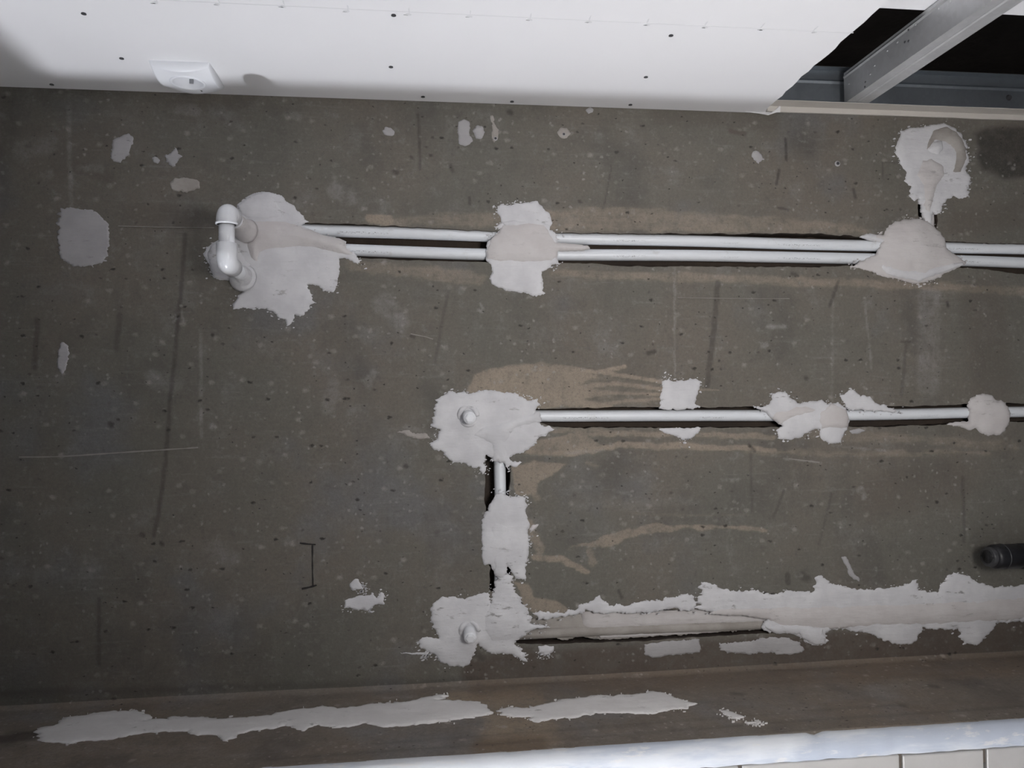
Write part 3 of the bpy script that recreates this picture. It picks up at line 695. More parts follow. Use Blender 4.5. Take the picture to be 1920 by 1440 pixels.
pu = pipe_on_wall('water_pipe', [(1748, 290), (1742, 345), (1740, 390), (1741, 428)], 0.0100, 'short plaster-coated upright pipe below the round upper right patch', 0.0095)
pu.data.materials.clear(); pu.data.materials.append(M['plaster_warm'])

# bridge of two elbows joining the twin outlets
def build_bridge():
    yb = -0.118; x = float(U(425, 450, 1, yb)[0]); zt = float(U(425, 398, 1, yb)[2]); zb = float(U(425, 494, 1, yb)[2])
    root = empty('pipe_bridge', (x, 0, (zt + zb) / 2))
    tag(root, 'glossy white pipe bridge of two elbows at the left end of the twin pipes', 'pipe bridge')
    R_e = 0.0148; ro = 0.0130
    Y, Z = Vector((0, 1, 0)), Vector((0, 0, 1))
    for nm, z, s, arm in (('elbow', zt, 1, 0.0185), ('elbow', zb, -1, 0.0300)):
        c = Vector((x, yb + ro, z - s * ro))         # centre of the bend, between the wall and the bridge
        pts = [Vector((x, yb + ro + 0.022, z))] + arc(c, -Y, Z * s, ro, math.pi / 2, 0, 14) + [Vector((x, yb, z - s * arm))]
        e = link(nm, tube_mesh(nm, pts, R_e, 24), M['fitting'], root, True)
        zc = z - s * arm
        if s > 0:
            col = tube_mesh('collar', [Vector((x, yb, zc + 0.0036)), Vector((x, yb, zc + 0.0030)), Vector((x, yb, zc + 0.0004)), Vector((x, yb, zc))], [R_e, R_e + 0.0012, R_e + 0.0012, R_e - 0.001], 24)
            link('collar', col, M['fitting'], e, True)
        link('outlet', tube_mesh('outlet', [(x, yb + ro + 0.012, z), (x, 0.016, z)], 0.0110, 20), M['fitting'], root, True)
        y0, rr = (-0.062, [0.0118, 0.0140, 0.0150, 0.0165, 0.0200]) if s > 0 else (-0.036, [0.0115, 0.0128, 0.0145, 0.0175, 0.0230])
        ps = [Vector((x + 0.0012 * k * math.sin(k * 1.7 + s), y0 + (-0.003 - y0) * k / 4, z - 0.0008 * k)) for k in range(5)]
        ps = [Vector(q) for q in spline(ps, 0.004)]; kk = np.interp(np.linspace(0, 4, len(ps)), range(5), rr)
        link('plaster_sleeve', tube_mesh('plaster_sleeve', ps, list(kk), 18), M['plaster_warm' if s > 0 else 'plaster'], root, True)
    link('link_pipe', tube_mesh('link_pipe', [(x, yb, zt - 0.012), (x, yb, zb + 0.02)], 0.0115, 20), M['fitting'], root, True)
build_bridge()

# capped stubs
def build_stub(px, label, tilt, out=0.024):
    p = U(*px, 1, -out); base = Vector((p[0] + tilt[0], 0.010, p[2] + tilt[1])); tip = Vector((p[0], -out, p[2]))
    d = (tip - base).normalized(); root = empty('pipe_stub', (p[0], 0, p[2]))
    tag(root, label, 'pipe stub', 'capped pipe stubs')
    link('stub', tube_mesh('stub', [base, base + d * 0.02, tip - d * 0.0015, tip], [0.0105, 0.0105, 0.0105, 0.0093], 20), M['fitting'], root, True)
    link('cap', tube_mesh('cap', [tip - d * 0.001, tip + d * 0.002, tip + d * 0.003], [0.0085, 0.0082, 0.006], 6), M['fitting'], root)
    q = base + d * 0.012
    ring = [q + Vector((math.cos(a) * 0.0150, -0.002 * math.sin(3 * a), math.sin(a) * 0.0150)) for a in [2 * math.pi * k / 28 for k in range(29)]]
    link('plaster_collar', tube_mesh('plaster_collar', ring, 0.0042, 8), M['plaster'], root, True)
build_stub((881, 784), 'capped white pipe stub in the plaster at the corner of the middle pipe', (-0.002, 0.005))
build_stub((882, 1197), 'capped white pipe stub in the lowest plaster patch beside the ledge', (0.0, 0.008))

# ---------------------------------------------------------------- plaster patches
def slab_mesh(name, poly_px, mat, t=0.003, wd=0.006, jx=0.0016, jy=0.0012, seed=1, plane='wall', step=0.0013, grid=0.0036, base=0.0, sink=0.004, parent=None, bulge=None, smooth=2, rim=0.0006):
    """lump of plaster: a ragged outline filled with a height field, closed with a skirt into the surface"""
    if plane == 'wall': p2 = wall_xz(poly_px)
    else: p2 = np.array([U(x, y, 2, ZL)[:2] for x, y in poly_px])
    p = ragged(p2, step, jx, jy, seed, smooth)
    lo, hi = p.min(0), p.max(0)
    gx, gy = np.meshgrid(np.arange(lo[0], hi[0], grid), np.arange(lo[1], hi[1], grid)); g = np.stack([gx.ravel(), gy.ravel()], 1)
    g += (np.random.RandomState(seed).rand(*g.shape) - .5) * grid * 0.5
    g = g[inside(g, p)]
    if len(g): g = g[line_dist(g, p, True) > grid * 0.35]
    allp = np.concatenate([p, g]) if len(g) else p
    vo, eo, fo, ov, oe, of = delaunay_2d_cdt([Vector(q) for q in allp.tolist()], [], [list(range(len(p)))], 1, 1e-7, True)
    fo = [f for f, q in zip(fo, of) if q]
    V = np.array([(v.x, v.y) for v in vo])
    d = line_dist(V, p, True)
    h = rim + t * (1 - np.exp(-d / wd)) * (0.65 + 0.7 * fbm(V[:, 0] * 45 + seed, V[:, 1] * 70, 3))
    if bulge:
        for (bx, by, br, bh) in bulge:
            c = U(bx, by)[[0, 2]] if plane == 'wall' else U(bx, by, 2, ZL)[:2]
            rr = np.sqrt(((V - c) ** 2).sum(1)) / (br * 0.0009); h += bh * np.exp(-rr ** 2 * 1.5) * np.clip(d / 0.004, 0, 1)
    def pos(q, hh): return (q[0], -(base + hh), q[1]) if plane == 'wall' else (q[0], q[1], ZL + base + hh)
    vs = [pos(V[i], h[i]) for i in range(len(V))]; fs = []
    cnt = {}
    for f in fo:
        a, b, c = f; cr = (V[b][0] - V[a][0]) * (V[c][1] - V[a][1]) - (V[b][1] - V[a][1]) * (V[c][0] - V[a][0])
        f = (a, b, c) if cr > 0 else (a, c, b); fs.append(f)
        for k in range(3):
            e = (f[k], f[(k + 1) % 3]); cnt[e] = cnt.get(e, 0) + 1
    low = {}
    for (a, b) in list(cnt):
        if (b, a) not in cnt:
            for k in (a, b):
                if k not in low: low[k] = len(vs); vs.append(pos(V[k], -sink))
            fs.append((a, low[a], low[b], b))
    return link(name, mesh(name, vs, fs), mat, parent, True)
def flecks(poly_px, seed, mat, plane, parent, n=70, reach=0.009):
    """loose crumbs and brush marks of plaster just outside a patch's outline"""
    rs = np.random.RandomState(seed)
    p2 = wall_xz(poly_px) if plane == 'wall' else np.array([U(x, y, 2, ZL)[:2] for x, y in poly_px])
    p = resample(p2, 0.002); keep = fbm(p[:, 0] * 35 + seed, p[:, 1] * 35, 3) > 0.50
    src = p[keep] if keep.any() else p
    vs, fs = [], []
    for k in range(n):
        c = src[rs.randint(len(src))] + rs.randn(2) * reach * np.array([0.55, 0.45])
        if inside(c[None], p2)[0]: continue
        r = 0.0004 + 0.0011 * rs.rand() ** 2; el = 1 + 1.6 * rs.rand(); m = 6; b = len(vs)
        ang = rs.rand() * 0.5
        for i in range(m):
            a = 2 * math.pi * i / m; q = r * (0.6 + 0.7 * rs.rand()); x_, y_ = math.cos(a) * q * el, math.sin(a) * q
            X, Y_ = c[0] + x_ * math.cos(ang) - y_ * math.sin(ang), c[1] + x_ * math.sin(ang) + y_ * math.cos(ang)
            vs.append((X, -0.0011, Y_) if plane == 'wall' else (X, Y_, ZL + 0.0024))
        for i in range(m):
            x_, y_, z_ = vs[b + i]; vs.append((x_, 0.001, z_) if plane == 'wall' else (x_, y_, ZL - 0.001))
        fs.append(tuple(b + i for i in range(m)))
        fs += [(b + i, b + m + i, b + m + (i + 1) % m, b + (i + 1) % m) for i in range(m)]
    if fs: tag(link('crumbs', mesh('crumbs', vs, fs), mat, parent), kind='stuff')
_seed = [20]
def patch(label, px, mat='plaster', parts=(), group=None, cat='plaster patch', **k):
    _seed[0] += 1
    kw = dict(seed=_seed[0]); kw.update(k)
    if parts:
        c = np.mean([U(x, y) for x, y in px], 0); root = empty('plaster_patch', tuple(c))
        slab_mesh('smear', px, M[mat], parent=root, **kw)
        for nm, pp, mm, kk in parts:
            _seed[0] += 1; q = dict(seed=_seed[0], plane=k.get('plane', 'wall')); q.update(kk)
            slab_mesh(nm, pp, M[mm], parent=root, **q)
        if not k.get('base', 0) < 0: flecks(px, _seed[0], M[mat], k.get('plane', 'wall'), root, 130)
        return tag(root, label, cat, group)
    o = slab_mesh('plaster_patch', px, M[mat], **kw)
    if mat in ('plaster', 'plaster_lit'): flecks(px, _seed[0], M[mat], k.get('plane', 'wall'), o, 60)
    return tag(o, label, cat, group)
def Z8(pts): return [(360 + x * 0.1944, 340 + y * 0.1944) for x, y in pts]

# left end of the twin pipes
patch('large plaster smear behind the white pipe bridge at the left end of the twin pipes',
      Z8([(430, 235), (500, 180), (560, 125), (650, 103), (740, 105), (830, 122), (885, 150), (895, 195), (975, 228), (1000, 270), (1050, 320), (1100, 370), (1140, 397), (1040, 420), (1090, 455), (1180, 480), (1270, 520), (1430, 550), (1480, 580), (1490, 640), (1570, 710), (1640, 785), (1590, 805), (1500, 748), (1425, 750), (1420, 940), (1400, 1000), (1370, 1062), (1280, 1060), (1230, 1010), (1150, 1000), (1100, 1000), (1140, 1060), (1165, 1150), (1140, 1225), (1060, 1300), (990, 1290), (950, 1375), (920, 1405), (905, 1350), (850, 1320), (780, 1270), (720, 1232), (600, 1215), (480, 1225), (390, 1235), (400, 1190), (430, 1140), (480, 1070), (525, 1000), (480, 1005), (400, 972), (300, 950), (210, 930), (180, 880), (150, 800), (105, 700), (130, 650), (200, 590), (280, 545), (420, 510), (450, 430), (440, 330)]),
      t=0.0022, wd=0.004, jx=0.0020, jy=0.0012, parts=[
      ('lump', Z8([(545, 388), (700, 375), (900, 385), (1000, 405), (1090, 457), (1180, 482), (1270, 522), (1430, 552), (1478, 582), (1485, 640), (1565, 712), (1520, 722), (1350, 690), (1180, 648), (1000, 640), (860, 655), (740, 672), (660, 690), (640, 800), (560, 740), (520, 620)]), 'plaster_warm', dict(t=0.010, wd=0.012, base=0.0005, jx=0.0006, jy=0.0005)),
      ('lump', Z8([(440, 240), (500, 190), (560, 140), (640, 120), (740, 125), (820, 180), (860, 260), (880, 350), (700, 380), (560, 385), (470, 330)]), 'plaster', dict(t=0.004, wd=0.006, base=0.001, jx=0.0005, jy=0.0004)),
      ('ridge', Z8([(150, 700), (190, 620), (300, 560), (420, 560), (480, 700), (560, 800), (600, 900), (540, 985), (480, 1000), (400, 968), (300, 945), (215, 925), (185, 860)]), 'plaster', dict(t=0.006, wd=0.005, base=0.002, jx=0.0005, jy=0.0005)),
      ('lump', Z8([(420, 300), (460, 310), (540, 400), (545, 470), (500, 515), (440, 500), (410, 440)]), 'plaster_warm', dict(t=0.012, wd=0.008, base=0.002, jx=0.0003, jy=0.0003))])

# middle patch of the twin run
patch('plaster patch bridging the twin pipes at the middle of their run',
      [(931, 387), (938, 383), (960, 384), (990, 380), (1008, 375), (1013, 386), (1030, 400), (1034, 415), (1030, 430), (1043, 440), (1045, 452), (1045, 485), (1048, 492), (1030, 500), (1014, 510), (1018, 530), (1021, 554), (1000, 555), (985, 550), (950, 545), (935, 540), (920, 530), (918, 520), (925, 510), (920, 497), (910, 490), (912, 470), (915, 452), (930, 440), (938, 432), (931, 425), (940, 418), (935, 400)],
      t=0.0022, wd=0.004, jx=0.0018, jy=0.0014, parts=[
      ('lump', [(935, 434), (943, 422), (990, 416), (1020, 420), (1031, 438), (1042, 455), (1085, 458), (1102, 461), (1107, 466), (1090, 470), (1046, 471), (1044, 482), (1034, 491), (990, 493), (930, 491), (912, 485), (914, 465), (920, 450)], 'plaster_warm', dict(t=0.007, wd=0.009, base=0.0008, jx=0.0005, jy=0.0005)),
      ('lump', [(940, 418), (960, 412), (988, 416), (1000, 424), (970, 426), (948, 424)], 'plaster', dict(t=0.003, wd=0.003, base=0.0015, jx=0.0006, jy=0.0004))])
# right patch of the twin run
patch('domed plaster patch over the twin pipes at right, below the round patch',
      [(1625, 445), (1640, 440), (1655, 441), (1665, 425), (1680, 415), (1700, 411), (1725, 410), (1745, 420), (1757, 430), (1770, 445), (1775, 465), (1785, 475), (1800, 485), (1812, 493), (1805, 498), (1790, 505), (1760, 520), (1730, 530), (1715, 533), (1700, 528), (1680, 522), (1655, 520), (1640, 512), (1622, 506), (1598, 500), (1620, 487), (1640, 478), (1650, 465), (1655, 452)],
      'plaster_warm', t=0.006, wd=0.010, jx=0.0012, jy=0.0010, bulge=[(1710, 465, 55, 0.006)], parts=[
      ('ridge', [(1640, 492), (1700, 505), (1760, 498), (1800, 492), (1806, 497), (1770, 510), (1720, 528), (1690, 522), (1660, 514)], 'plaster', dict(t=0.003, wd=0.004, base=0.004, jx=0.0008, jy=0.0006)),
      ('smear', [(1612, 443), (1632, 437), (1650, 443), (1668, 446), (1655, 455), (1630, 450)], 'plaster', dict(t=0.003, wd=0.004, jx=0.0008, jy=0.0006))])
# round patch, upper right
patch('round ring-shaped plaster patch at the upper right of the wall',
      [(1682, 270), (1690, 245), (1710, 238), (1730, 238), (1750, 233), (1770, 232), (1790, 240), (1805, 255), (1813, 275), (1817, 300), (1810, 320), (1820, 335), (1815, 350), (1818, 368), (1800, 372), (1785, 368), (1772, 380), (1764, 395), (1757, 405), (1750, 395), (1745, 420), (1735, 415), (1728, 395), (1722, 370), (1715, 378), (1705, 370), (1708, 350), (1695, 340), (1700, 325), (1690, 310), (1685, 295), (1677, 285)],
      t=0.0028, wd=0.004, jx=0.0020, jy=0.0014, parts=[
      ('dirty_ring', [(1735, 268), (1745, 245), (1770, 236), (1795, 248), (1808, 270), (1812, 300), (1800, 325), (1780, 330), (1788, 305), (1785, 280), (1770, 268), (1752, 268), (1740, 285), (1730, 290)], 'plaster_dirty', dict(t=0.005, wd=0.006, base=0.001, jx=0.0008, jy=0.0006)),
      ('lump', [(1735, 278), (1748, 264), (1764, 263), (1768, 280), (1760, 292), (1745, 290), (1732, 284)], 'plaster', dict(t=0.009, wd=0.006, base=0.001, jx=0.0006, jy=0.0006)),
      ('ridge', [(1725, 300), (1745, 296), (1768, 312), (1772, 330), (1758, 345), (1750, 372), (1742, 400), (1732, 395), (1728, 350), (1715, 330)], 'plaster_warm', dict(t=0.006, wd=0.006, base=0.001, jx=0.001, jy=0.0008))])
# corner of the middle pipe
patch('large white plaster patch around the corner stub of the middle pipe',
      [(818, 750), (825, 742), (840, 735), (858, 733), (875, 738), (905, 731), (930, 733), (945, 737), (955, 734), (975, 740), (990, 750), (1008, 747), (1014, 758), (1005, 766), (1010, 780), (1015, 795), (1036, 803), (1030, 810), (1018, 818), (1005, 830), (990, 840), (980, 848), (960, 855), (956, 862), (977, 867), (968, 874), (957, 871), (953, 882), (945, 872), (930, 866), (922, 860), (915, 855), (908, 868), (912, 882), (905, 893), (899, 875), (885, 878), (870, 868), (850, 869), (838, 858), (828, 845), (810, 842), (805, 830), (820, 825), (823, 805), (809, 800), (811, 785), (815, 770)],
      t=0.0026, wd=0.004, jx=0.0024, jy=0.0018, parts=[
      ('ridge', [(905, 800), (935, 792), (1012, 770), (1016, 790), (965, 806), (950, 830), (950, 866), (924, 864), (922, 835), (880, 815)], 'plaster', dict(t=0.006, wd=0.008, base=0.001, jx=0.0008, jy=0.0008))])
# upright pipe
patch('tall plaster patch over the upright pipe between the two stubs',
      [(922, 940), (930, 928), (942, 924), (955, 930), (985, 932), (988, 945), (985, 960), (993, 985), (990, 1000), (992, 1035), (985, 1060), (986, 1087), (968, 1086), (962, 1075), (952, 1062), (946, 1066), (940, 1078), (927, 1074), (920, 1058), (905, 1058), (903, 1040), (905, 1010), (902, 985), (905, 965), (915, 955)],
      t=0.0030, wd=0.005, jx=0.0014, jy=0.0014, bulge=[(937, 960, 22, 0.003), (937, 1020, 22, 0.003)], parts=[
      ('ridge', [(926, 945), (948, 940), (956, 1000), (952, 1060), (946, 1085), (928, 1080), (922, 1040), (918, 990)], 'plaster', dict(t=0.004, wd=0.005, base=0.001, jx=0.0008, jy=0.001))])
# lowest stub
patch('sprawling plaster patch around the lowest stub, above the ledge',
      [(808, 1135), (825, 1120), (850, 1118), (868, 1123), (885, 1117), (905, 1110), (919, 1112), (923, 1135), (926, 1100), (935, 1078), (945, 1072), (960, 1080), (965, 1110), (975, 1122), (985, 1140), (992, 1155), (1000, 1170), (1030, 1176), (1000, 1180), (985, 1192), (965, 1203), (980, 1222), (989, 1241), (978, 1238), (965, 1228), (940, 1225), (925, 1229), (908, 1216), (897, 1207), (888, 1222), (881, 1246), (870, 1251), (840, 1248), (825, 1240), (815, 1226), (800, 1222), (783, 1206), (788, 1194), (800, 1194), (822, 1198), (815, 1180), (804, 1165), (808, 1150)],
      t=0.0028, wd=0.005, jx=0.0026, jy=0.0014, parts=[
      ('lump', [(905, 1150), (925, 1125), (945, 1110), (962, 1130), (980, 1155), (975, 1190), (950, 1205), (920, 1205), (902, 1180)], 'plaster', dict(t=0.006, wd=0.014, base=0.001, jx=0.0008, jy=0.0008))])
# long band of plaster over the lowest pipe
slab_kw = dict(jx=0.0030, jy=0.0018)
patch('long ragged plaster band over the lowest pipe along the right half of the wall',
      [(1300, 1140), (1312, 1135), (1312, 1094), (1322, 1089), (1340, 1096), (1365, 1108), (1425, 1107), (1440, 1115), (1480, 1108), (1525, 1110), (1530, 1082), (1538, 1077), (1555, 1094), (1600, 1103), (1640, 1106), (1690, 1098), (1719, 1088), (1720, 1108), (1760, 1111), (1770, 1086), (1785, 1073), (1810, 1079), (1830, 1090), (1860, 1101), (1925, 1097), (1990, 1094), (2250, 1075),
       (2250, 1140), (1990, 1160), (1925, 1163), (1890, 1168), (1870, 1168), (1862, 1180), (1850, 1192), (1835, 1207), (1808, 1209), (1795, 1181), (1755, 1180), (1728, 1177), (1722, 1198), (1705, 1208), (1680, 1208), (1655, 1200), (1635, 1188), (1580, 1180), (1562, 1180), (1546, 1190), (1547, 1205), (1525, 1210), (1505, 1200), (1480, 1186), (1462, 1180), (1440, 1186), (1425, 1178), (1440, 1160), (1400, 1152), (1340, 1150)],
      t=0.0024, wd=0.005, parts=[
      ('lump', [(1330, 1152), (1345, 1140), (1450, 1136), (1600, 1132), (1750, 1128), (1850, 1122), (1990, 1112), (2250, 1096), (2250, 1136), (1990, 1156), (1870, 1164), (1780, 1170), (1650, 1174), (1560, 1178), (1500, 1178), (1460, 1176), (1440, 1162), (1400, 1154)], 'plaster_warm', dict(t=0.005, wd=0.010, base=0.001, jx=0.0012, jy=0.0010)),
      ('flake', [(1432, 1172), (1480, 1168), (1540, 1178), (1545, 1192), (1548, 1206), (1528, 1208), (1505, 1198), (1498, 1188), (1450, 1188)], 'plaster', dict(t=0.004, wd=0.004, base=0.002, jx=0.0014, jy=0.0010))], **slab_kw)
# recessed filling of the bottom chase with its pale upper lip
patch('recessed plaster filling around the lowest pipe in the bottom chase',
      [(965, 1184), (1000, 1162), (1060, 1154), (1100, 1148), (1200, 1149), (1320, 1144), (1345, 1148), (1420, 1152), (1490, 1156), (1500, 1172), (1440, 1182), (1380, 1186), (1320, 1190), (1200, 1198), (1130, 1202), (1090, 1196), (1060, 1204), (1035, 1196), (1010, 1184)],
      'plaster_dirty', t=0.003, wd=0.010, base=-0.014, sink=-0.006, jx=0.0012, jy=0.0010, parts=[
      ('fill', [(1092, 1152), (1105, 1144), (1200, 1150), (1320, 1144), (1345, 1150), (1490, 1158), (1495, 1168), (1440, 1173), (1300, 1178), (1180, 1184), (1110, 1186), (1095, 1178)], 'plaster_warm', dict(t=0.006, wd=0.006, base=-0.013, sink=0.0, jx=0.0010, jy=0.0006)),
      ('fill', [(1120, 1190), (1250, 1184), (1370, 1177), (1365, 1186), (1320, 1191), (1200, 1198), (1130, 1201)], 'plaster_warm', dict(t=0.004, wd=0.005, base=-0.012, sink=0.0, jx=0.0010, jy=0.0006))])
patch('thin white plaster lip along the upper edge of the bottom chase',
      [(1000, 1150), (1028, 1146), (1055, 1150), (1064, 1141), (1075, 1146), (1090, 1134), (1110, 1130), (1124, 1114), (1130, 1126), (1145, 1132), (1170, 1136), (1200, 1128), (1240, 1124), (1280, 1116), (1300, 1114), (1306, 1132), (1300, 1145), (1262, 1142), (1225, 1148), (1150, 1149), (1118, 1150), (1102, 1142), (1092, 1150), (1060, 1155), (1010, 1162)],
      t=0.0018, wd=0.004, jx=0.0026, jy=0.0022)
# patches touching the middle pipe
patch('small square plaster patch just above the middle pipe', [(1240, 745), (1241, 716), (1250, 710), (1268, 716), (1285, 713), (1303, 709), (1313, 715), (1313, 730), (1306, 742), (1302, 758), (1316, 764), (1280, 767), (1250, 769), (1236, 764)], t=0.0018, wd=0.004, jx=0.0018, jy=0.0016)
patch('small plaster scrap under the middle pipe below the square patch', [(1235, 804), (1260, 802), (1290, 803), (1313, 802), (1312, 812), (1296, 821), (1280, 823), (1260, 815), (1245, 812)], t=0.0018, wd=0.004, jx=0.0014, jy=0.0008)
patch('cracked plaster patch across the middle pipe right of centre',
      [(1447, 750), (1448, 742), (1458, 735), (1472, 735), (1482, 746), (1495, 755), (1530, 752), (1540, 750), (1555, 759), (1570, 754), (1585, 765), (1592, 785), (1590, 800), (1582, 815), (1575, 830), (1560, 833), (1545, 827), (1535, 815), (1540, 805), (1525, 805), (1500, 820), (1480, 825), (1462, 823), (1455, 806), (1470, 798), (1450, 788), (1440, 776), (1418, 762), (1440, 760)],
      t=0.0035, wd=0.005, jx=0.0012, jy=0.0012, parts=[
      ('lump', [(1535, 770), (1560, 756), (1585, 768), (1591, 785), (1588, 800), (1575, 806), (1540, 804), (1532, 790)], 'plaster_warm', dict(t=0.006, wd=0.006, base=0.001, jx=0.0006, jy=0.0006)),
      ('lump', [(1448, 768), (1490, 760), (1530, 762), (1532, 772), (1490, 784), (1462, 796), (1448, 785)], 'plaster_warm', dict(t=0.005, wd=0.006, base=0.001, jx=0.0008, jy=0.0006))])
patch('feathered plaster smear along the top of the middle pipe at right', [(1575, 742), (1588, 735), (1600, 731), (1612, 742), (1632, 745), (1640, 757), (1662, 761), (1684, 771), (1660, 774), (1630, 769), (1590, 769), (1584, 756)], t=0.0016, wd=0.004, jx=0.0022, jy=0.0018)
patch('rounded plaster patch on the middle pipe near the right edge', [(1815, 755), (1822, 745), (1840, 738), (1860, 742), (1868, 752), (1880, 750), (1890, 760), (1895, 775), (1892, 790), (1885, 805), (1875, 815), (1855, 817), (1840, 812), (1828, 802), (1817, 807), (1800, 800), (1774, 797), (1790, 792), (1818, 790), (1820, 775)], 'plaster_warm', t=0.006, wd=0.006, jx=0.0010, jy=0.0010)
patch('thin plaster sliver under the middle pipe right of the cracked patch', [(1592, 808), (1610, 803), (1622, 807), (1612, 813), (1598, 814)], 'plaster_dull', t=0.001, wd=0.003, jx=0.0010, jy=0.0006)
# scraps below the bottom chase
patch('tiny round plaster dab under the left end of the bottom chase', [(1008, 1212), (1022, 1210), (1040, 1212), (1038, 1222), (1024, 1229), (1012, 1224)], t=0.0015, wd=0.004, jx=0.0008, jy=0.0006)
patch('pale plaster scrap under the middle of the bottom chase', [(1206, 1209), (1240, 1203), (1290, 1200), (1312, 1198), (1313, 1222), (1295, 1226), (1260, 1228), (1225, 1234), (1210, 1228)], 'plaster_dull', t=0.0015, wd=0.004, jx=0.0012, jy=0.0010)
patch('rubbed thin plaster scrap under the right part of the bottom chase', [(1345, 1214), (1350, 1206), (1390, 1204), (1430, 1196), (1470, 1194), (1500, 1204), (1506, 1222), (1480, 1228), (1440, 1224), (1400, 1226), (1362, 1224)], 'plaster_dull', t=0.0012, wd=0.004, jx=0.0018, jy=0.0014)
# loose splashes
patch('ragged white plaster splash on the lower left of the wall', [(645, 1142), (648, 1125), (662, 1120), (678, 1115), (694, 1118), (698, 1108), (706, 1122), (716, 1110), (723, 1118), (720, 1132), (704, 1134), (692, 1143), (672, 1143), (655, 1140)], t=0.0012, wd=0.003, jx=0.0016, jy=0.0014)
patch('small white plaster fleck just above the ragged splash', [(656, 1096), (664, 1086), (672, 1086), (678, 1098), (682, 1106), (668, 1105), (658, 1106)], t=0.001, wd=0.003, jx=0.0014, jy=0.0012)
patch('soft pale rectangular smear near the left edge of the wall', [(108, 420), (112, 395), (130, 389), (160, 392), (185, 400), (202, 420), (204, 455), (198, 490), (170, 500), (140, 499), (116, 488), (108, 450)], 'plaster_dull', t=0.0006, wd=0.01, jx=0.0022, jy=0.0016, rim=0.0003)
patch('small upright pale smear below the rectangular smear at left', [(108, 660), (114, 645), (122, 642), (130, 660), (126, 685), (116, 704), (108, 690)], 'plaster_dull', t=0.0005, wd=0.008, jx=0.0012, jy=0.0016, rim=0.0002)
patch('pale plaster dab below the left end of the plasterboard', [(208, 285), (212, 262), (225, 258), (240, 250), (250, 258), (246, 280), (236, 298), (220, 306), (208, 300)], 'plaster_dull', t=0.001, wd=0.004, jx=0.0014, jy=0.0012)
patch('broken pale plaster dab right of the upper left dab', [(312, 305), (308, 292), (322, 285), (330, 275), (340, 290), (334, 305), (322, 313)], 'plaster_dull', t=0.001, wd=0.004, jx=0.0016, jy=0.0012)
patch('tiny plaster fleck left of the broken dab', [(284, 297), (292, 293), (300, 300), (296, 308), (287, 304)], 'plaster_dull', t=0.0008, wd=0.003, jx=0.0008, jy=0.0006)
patch('faint oval plaster smudge above the pipe bridge at left', [(316, 345), (325, 335), (350, 333), (374, 340), (374, 354), (350, 361), (325, 358)], 'plaster_dirty', t=0.0006, wd=0.006, jx=0.0012, jy=0.0010, rim=0.0003)
patch('upright pale dab below the plasterboard edge near the middle', [(858, 228), (870, 223), (880, 228), (881, 250), (886, 266), (872, 275), (860, 270), (858, 250)], 'plaster_dull', t=0.0012, wd=0.004, jx=0.0010, jy=0.0010)
patch('round pale dab right beside the upright dab near the middle', [(887, 246), (894, 235), (904, 236), (908, 250), (903, 260), (892, 260)], 'plaster_dull', t=0.0012, wd=0.004, jx=0.0008, jy=0.0008)
patch('faint trailing smear with a drill hole right of the round dab', [(918, 218), (925, 216), (928, 232), (935, 245), (934, 262), (926, 268), (921, 258), (922, 240)], 'plaster_dirty', t=0.0005, wd=0.005, jx=0.0008, jy=0.0010, rim=0.0003)
patch('small pale fleck left of the upright dab', [(716, 246), (724, 238), (734, 240), (740, 250), (732, 256), (722, 254)], 'plaster_dull', t=0.0008, wd=0.004, jx=0.0012, jy=0.0008)
patch('faint round dab with a dark centre under the plasterboard', [(1044, 248), (1052, 239), (1064, 241), (1070, 250), (1062, 260), (1050, 258)], 'plaster_dirty', t=0.0006, wd=0.005, jx=0.0006, jy=0.0006)
patch('small fleck touching the underside of the plasterboard near the middle', [(1098, 206), (1106, 200), (1113, 204), (1112, 211), (1102, 213)], 'plaster_dull', t=0.0008, wd=0.003, jx=0.0006, jy=0.0006)
patch('small pale fleck between the middle and right twin patches, high on the wall', [(1408, 290), (1414, 283), (1424, 285), (1432, 298), (1422, 307), (1413, 302)], 'plaster_dull', t=0.001, wd=0.004, jx=0.0012, jy=0.0010)
patch('slanting white splash above the plaster band at lower right', [(1577, 1045), (1586, 1042), (1593, 1058), (1600, 1072), (1612, 1090), (1600, 1086), (1592, 1078), (1586, 1062)], 'plaster_dull', t=0.0008, wd=0.003, jx=0.0014, jy=0.0010)
patch('pale plaster lick left of the corner stub patch', [(744, 810), (760, 806), (780, 814), (798, 812), (806, 822), (780, 824), (762, 818)], 'plaster_dirty', t=0.0006, wd=0.004, jx=0.0016, jy=0.0008)
patch('thin stray plaster smear left of the lowest stub patch', [(750, 1224), (775, 1224), (806, 1222), (800, 1228), (775, 1227)], t=0.0008, wd=0.003, jx=0.0012, jy=0.0008)
patch('tiny plaster flake on the stained wall right of the tall patch', [(992, 992), (998, 984), (1012, 983), (1004, 992), (996, 997)], 'plaster_warm', t=0.001, wd=0.003, jx=0.0006, jy=0.0005)
